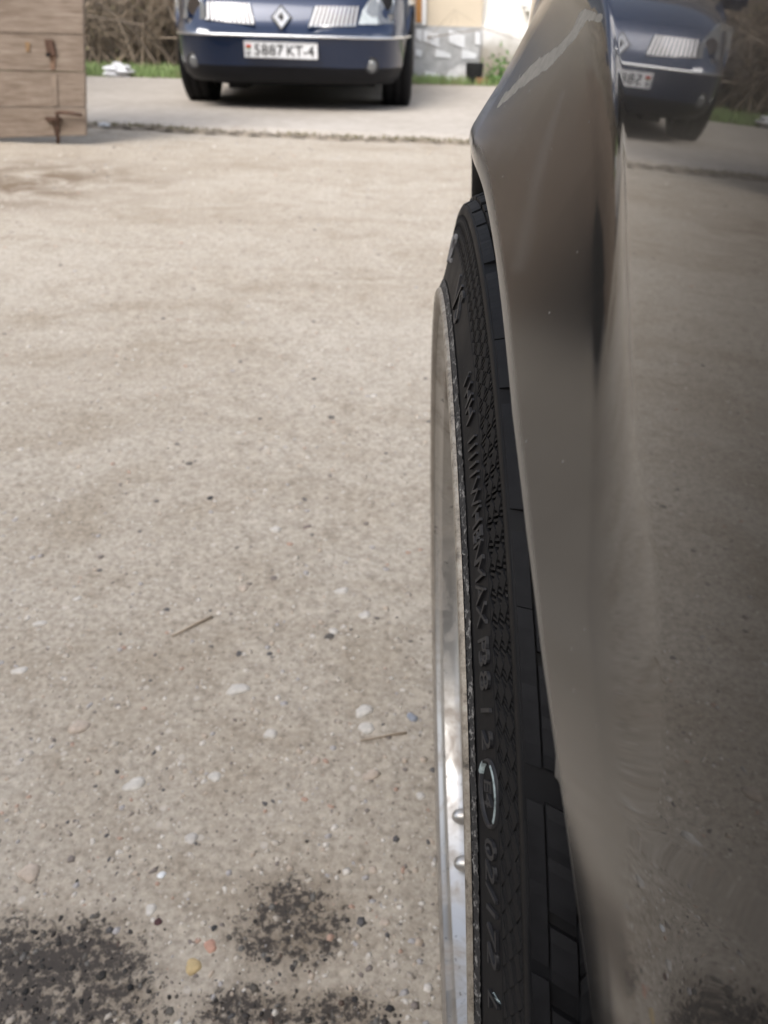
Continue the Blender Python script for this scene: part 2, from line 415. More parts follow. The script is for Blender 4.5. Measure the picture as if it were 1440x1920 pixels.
# ------------------------------------------------------------------ the ground, the slab, the far yard
def axis_pts(stops):
    out = []
    for a, b_, n in stops: out += list(np.linspace(a, b_, n, endpoint=False))
    out.append(stops[-1][1]); return np.array(out)
xs = axis_pts([(-220, -12, 10), (-12, -3, 24), (-3, 1.2, 170), (1.2, 12, 24), (12, 220, 10)])
ys = axis_pts([(-60, -3, 10), (-3, .1, 20), (.1, 1.6, 120), (1.6, 5.4, 110), (5.4, 14, 24), (14, 300, 14)])
X, Y = np.meshgrid(xs, ys)
def fbm(x, y, s, k=5, seed=3):
    r = np.random.default_rng(seed); o = np.zeros_like(x); a = 1
    for i in range(k):
        for j in range(3):
            th = r.uniform(0, 6.28); ph = r.uniform(0, 6.28); q = s*r.uniform(.7, 1.4)
            o = o+a*np.sin(q*(math.cos(th)*x+math.sin(th)*y)+ph+1.3*np.sin(q*.7*(math.sin(th)*x-math.cos(th)*y)+2*ph))
        s *= 2.1; a *= .55
    return o/4
near = np.clip((6.5-np.abs(Y-2.5))/3, 0, 1)
Z = (.006*fbm(X, Y, 2.2, 6)-.004)*near
Z = np.where(Y > 5.6, -.006, Z)
idx = np.arange(X.size).reshape(X.shape)
quads = np.stack([idx[:-1, :-1], idx[:-1, 1:], idx[1:, 1:], idx[1:, :-1]], -1).reshape(-1, 4)
g = obj('ground', mk_np('ground', np.stack([X, Y, Z], -1).reshape(-1, 3), quads, M_ground, True)); tag(g, kind='structure')
def gz(x, y):
    return float((.006*fbm(np.array([x*1.0]), np.array([y*1.0]), 2.2, 6)-.004)[0]*max(0, min(1, (6.5-abs(y-2.5))/3)))

# concrete apron under the blue car: an irregular front edge 3 cm high
edge_px = [(0, 224), (90, 228), (165, 231), (230, 233), (300, 236), (360, 240), (430, 243), (520, 248), (600, 252), (680, 256), (760, 258), (830, 262), (880, 263), (940, 265)]
ep = [ground(px, py, .016) for px, py in edge_px]
xe = np.array([p[0] for p in ep]); ye = np.array([p[1] for p in ep])
sx = axis_pts([(-12, -3, 12), (-3, 1.2, 150), (1.2, 12, 16)])
fy = np.interp(sx, xe, ye)+.035*fbm(sx, sx*0, 5, 4, 9)
rows = []
rows.append([(x, y+.03, -.06) for x, y in zip(sx, fy)])
rows.append([(x, y+.004, .006) for x, y in zip(sx, fy)])
rows.append([(x, y+.012, .019) for x, y in zip(sx, fy)])
for k in range(1, 26):
    t_ = k/25
    rows.append([(x, (y+.03)*(1-t_)+8.75*t_, .028+.004*float(fbm(np.array([x]), np.array([y+t_*4]), 2, 3, 5)[0])) for x, y in zip(sx, fy)])
tag(MB().grid(rows).build('concrete_apron', M_conc, smooth=True), kind='structure')
# soil caught in the joint in front of the slab
mb = MB(); G = []
for o_, zz in ((-.05, -.002), (-.015, .010), (.012, .012), (.03, .0)):
    G.append([(x, y+o_+.02*math.sin(x*31+o_*50)*math.sin(x*7.3), zz+.006*math.sin(x*47+o_*80)) for x, y in zip(sx[10:-14], fy[10:-14])])
tag(MB().grid(G).build('joint_soil', M_soil, smooth=True), kind='structure')
# far verge
tag(MB().grid([[(-14, 8.7, .012), (14, 8.7, .012)], [(-14, 14, .03), (14, 14, .03)]]).build('verge_soil', M_soil), kind='structure')

def blades(name, label, n, fx, hgt, mat, wid=.006):
    P = np.array([fx() for _ in range(n)]); h = rng.uniform(.5, 1.2, n)*hgt
    th = rng.uniform(0, 6.28, n); lean = rng.uniform(.1, .8, n)*h; la = rng.uniform(0, 6.28, n)
    w = wid*rng.uniform(.6, 1.4, n)
    dx, dy = np.cos(th)*w, np.sin(th)*w
    b0 = P+np.stack([dx, dy, 0*w], 1); b1 = P-np.stack([dx, dy, 0*w], 1)
    m_ = P+np.stack([np.cos(la)*lean*.4, np.sin(la)*lean*.4, h*.6], 1)
    m0 = m_+.7*np.stack([dx, dy, 0*w], 1); m1 = m_-.7*np.stack([dx, dy, 0*w], 1)
    tp = P+np.stack([np.cos(la)*lean, np.sin(la)*lean, h], 1)
    V = np.stack([b0, b1, m1, m0, tp], 1).reshape(-1, 3); k = np.arange(n)[:, None]*5
    T = np.concatenate([k+np.array([[0, 1, 2]]), k+np.array([[0, 2, 3]]), k+np.array([[3, 2, 4]])])
    o = obj(name, mk_np(name, V, T, mat)); tag(o, label, 'grass', kind='stuff'); return o
blades('verge_grass', 'short spring grass growing along the foot of the back wall', 16000,
       lambda: (rng.uniform(-7.5, .1), 8.95+abs(rng.normal(0, .75)), .012), .085, M_grass, .007)
blades('house_grass', 'thin grass fringe at the foot of the house plinth', 2600,
       lambda: (rng.uniform(.0, 3.2), 9.05+rng.uniform(0, .45), .012), .08, M_grass, .006)
blades('joint_weeds', 'sparse dry weeds growing in the joint of the concrete apron', 900,
       lambda: (lambda x: (x, float(np.interp(x, sx, fy))+rng.normal(-.01, .02), .008))(rng.choice([-1.9, -1.3, -.4, .1, .5])+rng.normal(0, .22)), .024,
       simple('dry_weed', (.17, .15, .075), .8, var=.4), .003)

# grit: uncountable small stones pressed into the dirt
ico_bm = bmesh.new(); bmesh.ops.create_icosphere(ico_bm, subdivisions=1, radius=1)
ICO_V = np.array([v.co[:] for v in ico_bm.verts]); ICO_F = np.array([[v.index for v in f.verts] for f in ico_bm.faces]); ico_bm.free()
def stones(name, label, P, S, tint, flat=.5):
    n = len(P); V = ICO_V[None]*(1+rng.normal(0, .16, (n, len(ICO_V), 1)))
    an = rng.uniform(0, 6.28, n); el = rng.uniform(.55, 1.0, n)
    sc = np.stack([S, S*el, S*flat*rng.uniform(.6, 1.2, n)], 1)
    V = V*sc[:, None]; c, s_ = np.cos(an)[:, None], np.sin(an)[:, None]
    V = np.stack([V[..., 0]*c-V[..., 1]*s_, V[..., 0]*s_+V[..., 1]*c, V[..., 2]], -1)+P[:, None]
    T = (ICO_F[None]+np.arange(n)[:, None, None]*len(ICO_V)).reshape(-1, 3)
    me = mk_np(name, V.reshape(-1, 3), T, M_grit, True)
    at_ = me.attributes.new('tint', 'FLOAT_COLOR', 'POINT')
    colr = np.repeat(np.concatenate([tint, np.ones((n, 1))], 1), len(ICO_V), 0)
    at_.data.foreach_set('color', colr.astype(np.float32).ravel())
    o = obj(name, me); tag(o, label, 'gravel', kind='stuff'); return o
pal = np.array([(.62, .58, .52), (.50, .45, .38), (.40, .35, .29), (.46, .38, .30), (.20, .17, .15), (.09, .085, .085), (.38, .36, .35), (.42, .28, .21)])
def scatter(n, smin, smax, pw, y1):
    py = rng.uniform(0, 1, n)**1.0
    Y_ = .2*(y1/.2)**py                       # even in the logarithm of distance
    X_ = rng.uniform(-1, .35, n)*(.30+Y_*.62)
    S_ = smin*(smax/smin)**(rng.uniform(0, 1, n)**pw)
    Z_ = np.array((.006*fbm(X_, Y_, 2.2, 6)-.004)*np.clip((6.5-np.abs(Y_-2.5))/3, 0, 1))
    return np.stack([X_, Y_, Z_-S_*.2], 1), S_
P, S = scatter(15000, .0008, .0042, 2.3, 4.8)
GT = pal[rng.choice(8, len(P), p=[.16, .2, .2, .15, .1, .06, .09, .04])]
for (px, py), rx, ry in OIL:
    c_ = ground(px, py); dd_ = np.hypot((P[:, 0]-c_[0])/rx, (P[:, 1]-c_[1])/ry)
    GT = np.where(((dd_ < .8) & (rng.uniform(0, 1, len(P)) < .8))[:, None], GT*.22, GT)
stones('gravel', 'fine mixed grit pressed into the packed dirt', P, S*(1+P[:, 1]*.35), GT)
# black crumbs over the oily patches
Pl = []; 
for (px, py), rx, ry in OIL:
    c_ = ground(px, py); k = 40
    Pl += [(c_[0]+rng.normal(0, rx*.5), c_[1]+rng.normal(0, ry*.5), .0005) for _ in range(k)]
Pl = np.array(Pl); Sl = .0006*(3.6)**(rng.uniform(0, 1, len(Pl))**1.6)
Pl[:, 2] = (.006*fbm(Pl[:, 0], Pl[:, 1], 2.2, 6)-.004)*np.clip((6.5-np.abs(Pl[:, 1]-2.5))/3, 0, 1)+Sl*.2
stones('oily_grit', 'black oil soaked crumbs of grit on the dirt near the wheel', Pl, Sl, np.array([(.03, .026, .023), (.055, .045, .038), (.14, .11, .085), (.3, .26, .2)])[rng.choice(4, len(Pl), p=[.5, .25, .15, .1])])

# stones large enough to point at
PEB = 'pebbles lying on the dirt'
def pebble(px, py, wpx, col, label, flat=.34, group=PEB, asp=.65):
    p = ground(px, py); d = np.linalg.norm(p-CC); s = wpx/F_PX*d/2*.9
    n = len(ICO_V)
    bm = bmesh.new(); bmesh.ops.create_icosphere(bm, subdivisions=2, radius=1)
    an = rng.uniform(0, 3.14); k1, k2, k3 = rng.uniform(0, 6, 3)
    for v in bm.verts:
        q = v.co*(1+.17*math.sin(2.6*v.co.x+k1)+.16*math.sin(3.1*v.co.y+k2)+.10*math.sin(6*v.co.x+3*v.co.y+k3))
        x, y = q.x*s, q.y*s*asp*1.35
        v.co = Vector((x*math.cos(an*.25)-y*math.sin(an*.25), x*math.sin(an*.25)+y*math.cos(an*.25), q.z*s*flat))
    me = bpy.data.meshes.new('pebble'); bm.to_mesh(me); bm.free()
    me.materials.append(simple('pebble_stone', col, .75, var=.2, scale=150, bmp=.3, bscale=600, bdist=.0008))
    me.polygons.foreach_set('use_smooth', [True]*len(me.polygons))
    o = obj('pebble', me, None, Matrix.Translation(Vector((p[0], p[1], gz(p[0], p[1])+-s*flat*.12))))
    tag(o, label, 'pebble', group); return o
WH, PK, DK, BK, YL = (.56, .53, .48), (.46, .385, .315), (.10, .09, .08), (.035, .035, .035), (.50, .38, .20)
for a in [
    (448, 1290, 40, WH, 'large flat greyish white pebble left of the twig near the wheel'),
    (508, 1376, 30, WH, 'oval white pebble in the bare dirt below the large flat one'),
    (250, 1472, 40, WH, 'round white pebble above the left black oil patch'),
    (690, 1362, 34, WH, 'white pebble directly above the brown twig'),
    (680, 1331, 36, WH, 'thin long white pebble a little farther than the one above the twig'),
    (150, 1362, 40, PK, 'pinkish irregular stone at the left of the yard'),
    (365, 1812, 30, YL, 'yellow ochre stone between the two black oil patches'),
    (393, 932, 15, BK, 'small black lump of tar alone on the pale dirt in mid yard'),
    (620, 1190, 22, DK, 'dark stone with a pale stone leaning on its far side'),
    (626, 1180, 20, WH, 'pale stone leaning against a dark stone'),
    (353, 866, 15, DK, 'dark flat chip farther back than the tar lump'),
    (622, 778, 16, DK, 'dark chip nearest the tyre far up the yard'),
    (575, 983, 18, (.2, .16, .14), 'brownish stone right of and below the tar lump'),
    (772, 1342, 24, (.25, .27, .31), 'bluish grey stone close to the wheel rim, beyond the twig'),
    (405, 1456, 26, WH, 'pale pebble right of the round white pebble'),
    (694, 1452, 34, PK, 'buff angular stone below the brown twig'),
    (296, 1730, 15, (.07, .03, .03), 'dark red brown round stone above the oil patches'),
    (402, 1741, 12, BK, 'small black round stone between the oil patches'),
    (302, 1642, 16, (.75, .77, .78), 'bright white chip shining above the oil patches'),
    (721, 1728, 18, PK, 'cream stone right of the right oil patch'),
    (396, 1776, 24, (.46, .27, .2), 'reddish brick chip by the ochre stone'),
    (55, 1640, 40, PK, 'long buff stone at the left edge of the photo'),
]: pebble(*a)
for px, py, w, c_, l_ in [
    (640, 1105, 26, WH, 'white pebble beyond the dark stone with the pale stone leaning on it'), (683, 1151, 24, WH, 'white pebble nearest right of the dark stone, pointing at the wheel'),
    (455, 1101, 22, PK, 'buff pebble just beyond the crooked twig in mid yard'), (516, 990, 24, WH, 'flat white pebble left of the brownish stone in mid yard'),
    (145, 1121, 15, WH, 'tiny bright white pebble at the left of mid yard'), (360, 1573, 26, (.5, .47, .43), 'grey lump of stone midway above the two oil patches'),
    (283, 1708, 22, WH, 'pale pebble just beyond the left oil patch beside the dark red stone'), (590, 1425, 20, PK, 'buff pebble between the brown twig and the oval white pebble'),
    (35, 1257, 26, WH, 'pale pebble nearest the left edge of the photo in mid yard'), (75, 1168, 22, WH, 'pale pebble at the far left, beyond the one by the photo edge'),
    (448, 808, 12, WH, 'farthest bright white pebble, small, alone in the upper middle of the yard'), (700, 738, 14, WH, 'small white pebble near the top of the wheel rim, far up the yard'),
    (790, 1490, 18, WH, 'white pebble almost touching the lower wheel rim'), (700, 1630, 18, PK, 'buff pebble beyond the cream stone at the right oil patch')]:
    pebble(px, py, w, c_, l_)
def twig(pts, rad, label):
    P_ = [ground(*p) for p in pts]; P_ = [p+np.array([0, 0, gz(p[0], p[1])+rad*1.3]) for p in P_]
    o = MB().tube(P_, [rad*(1-.5*i/(len(P_)-1)) for i in range(len(P_))], 6).build('twig', M_twig, smooth=True, origin=P_[0]); tag(o, label, 'twig'); return o
twig([(762, 1372), (735, 1376), (708, 1382), (676, 1387)], .0013, 'short brown twig lying on the dirt beside the wheel rim')
twig([(398, 1156), (372, 1168), (350, 1180), (322, 1194)], .0018, 'crooked thin brown twig lying in mid yard')

# ------------------------------------------------------------------ near car: frames
r = .235                                        # radius of the rim lip
NV = np.array([0.99815836, -0.01321895, 0.05920426]); NV /= np.linalg.norm(NV)   # wheel axis, inboard
UV = np.array([0, 1, 0])-NV*NV[1]; UV /= np.linalg.norm(UV); VV = np.cross(NV, UV)
WC = np.array([.03527303, .30176014, .278])
XP, YAW, TI = .035, R(3.1), R(-2.46)
NN = np.array([math.cos(YAW)*math.cos(TI), -math.sin(YAW)*math.cos(TI), math.sin(TI)])
UC = np.array([math.sin(YAW), math.cos(YAW), 0]); RC = np.array([math.cos(YAW), -math.sin(YAW), 0]); UP = np.array([0, 0, 1.0])
def wl(a, rho, ph): return WC+NV*a+UV*(rho*math.cos(ph))+VV*(rho*math.sin(ph))
def extra(z): return 1.3*max(0, z-.655)**2+.5*max(0, .30-z)**2
def taper(s): return .42*max(0, s-.33)**2
def aP(u, v):
    base = (XP-(WC-CC) @ NN-u*(UV @ NN)-v*(VV @ NN))/(NV @ NN)
    z = WC[2]+v
    return base+extra(z)+taper(u+.302)
def B(s, z, w=0.0): return CC+UC*s+UP*(z-CAMH)+RC*((XP-(z-CAMH)*math.sin(TI))/math.cos(TI)+extra(z)+taper(s)+w)
def cyl(px, py, rho):
    d = ray(px, py); o = CC-WC
    du, dv, ou, ov = d @ UV, d @ VV, o @ UV, o @ VV
    A_ = du*du+dv*dv; B_ = 2*(ou*du+ov*dv); C_ = ou*ou+ov*ov-rho*rho; D_ = max(0, B_*B_-4*A_*C_)
    P_ = CC+d*((-B_-math.sqrt(D_))/(2*A_)); q = P_-WC
    return math.degrees(math.atan2(q @ VV, q @ UV))

car = empty('near_car', B(-.9, 0, .85)); tag(car, 'dark grey car close up on the right with a flared dusty fender over its tyre', 'car')

# fender -----------------------------------------------------------
E_PH = [-30, 0, 30, 45, 55, 64, 75, 85, 92.7, 100, 108, 119, 125, 130, 134, 138, 143, 150, 165, 210]
E_A = [.052, .045, .034, .028, .0241, .0208, .0165, .0128, .0112, .0121, .0123, .0121, .0128, .0138, .0152, .0170, .0195, .0215, .024, .03]
V_PH = [-30, 40, 70, 88, 95, 104, 109.6, 113, 118.5, 122, 125.6, 130, 134, 138, 145, 160, 210]
V_RHO = [1.50, 1.52, 1.52, 1.495, 1.490, 1.483, 1.470, 1.460, 1.437, 1.427, 1.423, 1.434, 1.452, 1.476, 1.50, 1.5, 1.5]
RH0 = 1.285
def fender_a(rho, phd):                         # rho in lip radii, phi in degrees; returns the inboard offset
    ph = R(phd); u, v = rho*r*math.cos(ph), rho*r*math.sin(ph)
    P_ = aP(u, v)
    e = float(np.interp(phd, E_PH, E_A))
    rv = float(np.interp(phd, V_PH, V_RHO))
    av = aP(rv*r*math.cos(ph), rv*r*math.sin(ph))
    pe = aP(1.25*r*math.cos(ph), 1.25*r*math.sin(ph))
    if phd > 146: w_ = min(1, (phd-146)/20); e = (1-w_)*e+w_*(pe+.001)
    e2 = e-.0006
    sl = (av-e2)/(rv-RH0)
    Fl = e2+sl*(rho-RH0)
    if rho < RH0:
        k = (RH0-rho)/(RH0-1.25)
        Fl = e2+sl*(rho-RH0)*max(0, 1-.5*k)+.0016*k*k
    phc = np.interp(rho, [1.25, 1.30, 1.47, 1.8], [95.5, 97, 106.5, 112])
    dk = phc-phd
    Fl += max(0, min(1, (rho-1.25)/.09))*.00022*(dk+math.sqrt(dk*dk+2.0))/2*(1 if dk < 25 else max(0, 1-(dk-25)/30))
    D_ = pe-e2; kk = .0021*max(.12, min(1, abs(D_)/.005)); sg = 1 if D_ >= 0 else -1
    hh = max(0, min(1, .5+.5*sg*(P_-Fl)/kk))
    return P_*(1-hh)+Fl*hh-sg*kk*hh*(1-hh)*.5
phis = axis_pts([(-29, 50, 45), (50, 86, 72), (86, 126, 260), (126, 148, 90), (148, 209, 36)])
rhos = axis_pts([(1.25, 1.30, 18), (1.30, 1.56, 70), (1.56, 1.75, 16)])
U0, U1, V0, V1 = -.60, .62, -.140, .480
G = []; info = []; FLG = []
for phd in phis:
    ph = R(phd); row = []; inf = []
    # return flange of the rolled lip
    a0 = fender_a(1.25, phd)
    for da, rr in ((.030, 1.232), (.0005, 1.2445)):
        if da > .004: FLG.append((wl(a0+.030, 1.230*r, ph), wl(a0+.012, 1.230*r, ph), wl(a0+.003, 1.2325*r, ph)))
        if da < .006: row.append(wl(a0+da, rr*r, ph)); inf.append((rr, phd))
    cu, su = math.cos(ph), math.sin(ph)
    out = min([q for q in ((U1/cu if cu > 1e-6 else 9), (U0/cu if cu < -1e-6 else 9), (V1/su if su > 1e-6 else 9), (V0/su if su < -1e-6 else 9))])
    for rr in rhos:
        q = min(rr, max(out/r, 1.2501)); row.append(wl(fender_a(q, phd), q*r, ph)); inf.append((q, phd))
    for k in range(1, 11):
        q = max(1.2502, min(out/r, 1.75)+(max(out/r, 1.2502)-min(out/r, 1.75))*k/10)
        row.append(wl(fender_a(q, phd), q*r, ph)); inf.append((q, phd))
    G.append(row); info.append(inf)
MB().grid([list(a_)+[b_[0]] for a_, b_ in zip(FLG, G)]).build('lip_flange', M_under, car, smooth=True)
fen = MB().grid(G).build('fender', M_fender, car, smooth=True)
FV = np.array([p for row in G for p in row]); FI = np.array([p for row in info for p in row]); FPX = proj(FV)
def segd(P_, poly, wd):
    """distance to a polyline of varying half width, as a soft 0..1 mask"""
    best = np.zeros(len(P_))
    for (a, b_), (w0, w1) in zip(zip(poly[:-1], poly[1:]), zip(wd[:-1], wd[1:])):
        a, b_ = np.array(a, float), np.array(b_, float); e = b_-a
        t_ = np.clip(((P_-a) @ e)/(e @ e), 0, 1); d = np.linalg.norm(P_-(a+t_[:, None]*e), axis=1); w = w0+(w1-w0)*t_
        best = np.maximum(best, np.clip(1-d/(2*w), 0, 1))
    return best
front = (np.array([(p-CC) @ Fw for p in FV]) > .03)
chip = segd(FPX, [(1122, 34), (1095, 26), (1078, 62), (1052, 92), (1020, 118), (995, 138), (968, 162), (946, 184), (934, 200)], [8, 9, 7, 8, 11, 10, 7, 5, 2])
scr = segd(FPX, [(1056, 170), (1030, 250), (1012, 310), (1000, 370), (985, 440), (972, 500)], [3, 6, 9, 10, 12, 10])
wipe = np.maximum(segd(FPX, [(1062, 500), (1066, 570), (1072, 640), (1070, 690)], [22, 26, 30, 16]), segd(FPX, [(1112, 500), (1108, 560), (1098, 640), (1095, 700)], [14, 28, 26, 16]))
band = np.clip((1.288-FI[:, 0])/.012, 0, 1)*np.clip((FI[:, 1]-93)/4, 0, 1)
flare = np.clip((np.interp(FI[:, 1], V_PH, V_RHO)-FI[:, 0]-.01)/.04, 0, 1)*np.clip((FI[:, 1]-60)/20, 0, 1)
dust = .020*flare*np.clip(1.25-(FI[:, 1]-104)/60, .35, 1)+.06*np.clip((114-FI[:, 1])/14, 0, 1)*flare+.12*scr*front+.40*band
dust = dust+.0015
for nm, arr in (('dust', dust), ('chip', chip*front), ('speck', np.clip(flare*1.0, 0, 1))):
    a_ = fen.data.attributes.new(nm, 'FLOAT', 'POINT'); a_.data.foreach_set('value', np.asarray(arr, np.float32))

# the other panels ---------------------------------------------------
def panel(name, s0, s1, z0, z1, mat, w=0.0, ns=24, nz=16, t=.004, parent=car):
    G = [[B(s0+(s1-s0)*i/ns, z0+(z1-z0)*j/nz, w) for j in range(nz+1)] for i in range(ns+1)]
    return solid(MB().grid(G).build(name, mat, parent, smooth=True), t)
sF = .30
dr = panel('door', sF+U0-.006-1.02, sF+U0-.006, .15, .93, M_body)
MB().box(B(sF+U0-.90, .80, -.018), (.025, .17, .03), Matrix.Rotation(-YAW, 3, 'Z'), .006).build('door_handle', M_body, dr)
MB().prism([B(sF+U0-.98, .945, .02), B(sF+U0-.12, .945, .02), B(sF+U0-.48, 1.27, .16), B(sF+U0-.98, 1.32, .18)], RC*.005).build('side_window', M_glass_dark, car)
MB().tube([B(sF+U0-.08, .94, .02), B(sF+U0-.46, 1.29, .16), B(sF+U0-1.0, 1.345, .18), B(sF+U0-1.9, 1.28, .16), B(sF+U0-2.3, .96, .03)], .022).build('window_frame', M_body, car, smooth=True)
panel('rear_quarter', sF+U0-2.35, sF+U0-1.032, .15, .93, M_body)
MB().prism([B(sF+U0-1.05, .945, .02), B(sF+U0-2.2, .945, .02), B(sF+U0-1.88, 1.25, .16), B(sF+U0-1.03, 1.32, .18)], RC*.005).build('side_window', M_glass_dark, car)
CW = 1.70
def hoodp(s, k):      # k 0..1 across the car
    zt = .755+.10*(1-((k-.5)*2)**2)**.7+.12*np.clip((sF+U1-.0-s)/1.15, 0, 1)*(1-.6*abs(k-.5)*2)
    p = B(s, .757, .004); return p+RC*(CW-.06)*k+UP*(zt-.757)
solid(MB().grid([[hoodp(s, k) for k in np.linspace(0, 1, 17)] for s in np.linspace(sF+U0+.06, sF+U1+.16, 15)]).build('hood', M_body, car, smooth=True), .004)
MB().prism([hoodp(sF+U0+.05, .04), hoodp(sF+U0+.05, .96), B(sF+U0-.5, 1.30, CW-.35), B(sF+U0-.5, 1.30, .19)], UP*.005).build('windscreen', M_glass_dark, car)
rf = [[B(s, 1.33, .17+(CW-.5)*k)+UP*(.07*(1-(2*k-1)**2)-.02*abs(s+1.2)) for k in np.linspace(0, 1, 9)] for s in np.linspace(sF+U0-.5, sF+U0-1.95, 9)]
solid(MB().grid(rf).build('roof', M_body, car, smooth=True), .01)
panel('far_side_panel', sF+U0-2.35, sF+U1, .15, .75, M_body, CW, 12, 6)
MB().prism([B(sF+U0-2.35, .15, 0), B(sF+U0-2.35, .93, .02), B(sF+U0-2.35, .93, CW-.1), B(sF+U0-2.35, .15, CW)], UC*.02).build('tail_panel', M_body, car)
bp = []
for z, off in ((.15, -.03), (.20, 0), (.35, .03), (.48, .03), (.56, 0), (.70, -.05), (.75, -.12)):
    bp.append([B(sF+U1+.005+(.30+off)*(1-abs(2*k-1)**3.5), z, 0)*1+RC*(CW*k) for k in np.linspace(0, 1, 33)])
solid(MB().grid(bp).build('front_bumper', M_body, car, smooth=True), .004)
for k in (.12, .88):
    c = bp[4][int(k*32)]+UP*.06+UC*(.02 if k < .5 else .02)
    MB().box(c, (.30, .07, .11), Matrix.Rotation(-YAW+(.5 if k < .5 else -.5)*-1, 3, 'Z'), .025).build('headlight', M_refl, car, smooth=True)
# floor and wheel housing (dark)
MB().box(B(-.6, .19, CW/2), (CW-.2, 2.9, .02), Matrix.Rotation(-YAW, 3, 'Z')).build('underbody', M_under, car)
hw = []
for a in (.020, .06, .24):
    hw.append([wl(a if a > .03 else fender_a(1.25, max(-29, min(209, d)))+.024, (1.236 if a < .03 else 1.34)*r, R(d)) for d in np.linspace(-29, 209, 80)])
hw.append([wl(.245, .1*r, R(d)) for d in np.linspace(-29, 209, 80)])
MB().grid(hw).build('wheel_housing', M_under, car, smooth=True)

# ------------------------------------------------------------------ the wheel
WMX = Matrix([[NV[0], UV[0], VV[0], WC[0]], [NV[1], UV[1], VV[1], WC[1]], [NV[2], UV[2], VV[2], WC[2]], [0, 0, 0, 1]])
def lathe(prof, n=256, ph0=0.0, ph1=360.0):
    """profile [(a, rho)] in lip radii around the wheel axis, wheel-local coordinates"""
    closed = abs(ph1-ph0-360) < 1e-6; m = len(prof); k = n if closed else n+1
    th = np.radians(ph0+(ph1-ph0)*np.arange(k)/n); pr = np.array(prof)*r
    V = np.stack([np.repeat(pr[None, :, 0], k, 0), pr[None, :, 1]*np.cos(th)[:, None], pr[None, :, 1]*np.sin(th)[:, None]], -1).reshape(-1, 3)
    Fc = []
    for i in range(n):
        j = (i+1) % k
        for q in range(m-1): Fc.append((i*m+q, i*m+q+1, j*m+q+1, j*m+q))
    return V, np.array(Fc)
def lpart(name, V, Fc, mat, parent, smooth=True):
    return obj(name, mk(name, V, Fc, mat, smooth), parent, WMX)
# centre of the alloy: hub disc with ten spokes set well inside the dish
wh_bm = MB()
Vd, Fd = lathe([(.15, .0), (.13, .10), (.13, .20), (.17, .24), (.17, .0)], 48)
wh_bm.add(Vd, Fd)
for k in range(10):
    c, s_ = math.cos(k*math.pi/5), math.sin(k*math.pi/5)
    q = []
    for (a, u, w) in ((.135, .2, .045), (.115, .84, .03), (.19, .84, .03), (.2, .2, .045)):
        for sg in (-1, 1):
            y, z = u*r, sg*w*r; q.append((a*r, y*c-z*s_, y*s_+z*c))
    wh_bm.add(q, [(0, 1, 3, 2), (2, 3, 5, 4), (4, 5, 7, 6), (6, 7, 1, 0), (0, 2, 4, 6), (1, 7, 5, 3)])
wheel = obj('wheel', wh_bm.mesh('wheel', M_rim), car, WMX); auto(wheel)
V, Fc = lathe([(.012, .9995), (.003, .9985), (.0, .994), (.0, .985), (.003, .979)], 400)
lip = lpart('rim_lip', V, Fc, M_lipedge, wheel)
V, Fc = lathe([(.0028, .9795), (.0045, .977), (.0120, .9716), (.0128, .9705)], 300)
lpart('lip_bevel', V, Fc, simple('dirty_alloy', (.27, .24, .205), .5, .35, var=.25, scale=40), wheel)
V, Fc = lathe([(.003, .979), (.012, .972), (.026, .966), (.034, .955), (.040, .945), (.070, .936), (.092, .930), (.098, .922), (.100, .90), (.100, .82), (.13, .80), (.30, .78), (.95, .80), (.97, .9), (1.0, .97), (1.0, 1.0)], 300)
auto(lpart('barrel', V, Fc, M_rim, wheel), 40)
bm = bmesh.new(); bmesh.ops.create_uvsphere(bm, u_segments=16, v_segments=10, radius=.0062)
for v in bm.verts: v.co.x *= 1.35
bolt_me = bpy.data.meshes.new('bolt'); bm.to_mesh(bolt_me); bm.free(); bolt_me.materials.append(M_rim)
bolt_me.polygons.foreach_set('use_smooth', [True]*len(bolt_me.polygons))
def far_phi(y_target, a, rho):
    best = min(((abs(proj(wl(a, rho, R(d)))[1]-y_target), d) for d in np.arange(-90, 60, .05)), key=lambda q: q[0]); return best[1]
for base in range(0, 360, 180):
    for yt in (1530, 1618):
        t_ = R(far_phi(yt, .088*r, .90*r)+base)
        obj('bolt', bolt_me, wheel, WMX @ Matrix.Translation(Vector((.088*r, .905*r*math.cos(t_), .905*r*math.sin(t_)))))

# tyre: stretched sidewall from the lip to a narrow tread
SW = [(.006, .999), (.014, 1.008), (.0165, 1.020), (.021, 1.034), (.0265, 1.055), (.0315, 1.075), (.0345, 1.087), (.0385, 1.105), (.0425, 1.122), (.046, 1.136), (.0485, 1.146), (.0495, 1.1500)]
def sw_a(rho): return float(np.interp(rho, [p[1] for p in SW], [p[0] for p in SW]))
REC = .0048        # depth of the hatched band under the sidewall skin, in lip radii
prof = [(.006, .985), (.010, .9985)]
for rho in np.linspace(1.0, 1.0782, 16): prof.append((sw_a(rho), rho))
prof += [(sw_a(1.0794)+REC, 1.0794)]
for rho in np.linspace(1.083, 1.132, 8): prof.append((sw_a(rho)+REC, rho))
prof += [(sw_a(1.1338)+REC, 1.1338), (sw_a(1.1348), 1.1348), (.0475, 1.142), (.0482, 1.1475), (.0495, 1.1500), (.0510, 1.1502), (.060, 1.152), (.085, 1.160), (.30, 1.176), (.50, 1.178)]
full = prof+[(1.0-a, q) for a, q in prof[-2::-1]]
V, Fc = lathe(full, 420)
tyre = lpart('tyre', V, Fc, M_rubber, wheel)
V, Fc = lathe([(.0085, .9985), (.0125, 1.0085), (.0138, 1.011), (.0150, 1.0145)], 900, 60, 200)
V += np.stack([-.00035+.00018*rng.uniform(-1, 1, len(V)), 0*V[:, 0], 0*V[:, 0]], 1)
lpart('scuffed_bead', V, Fc, M_crumb, wheel)

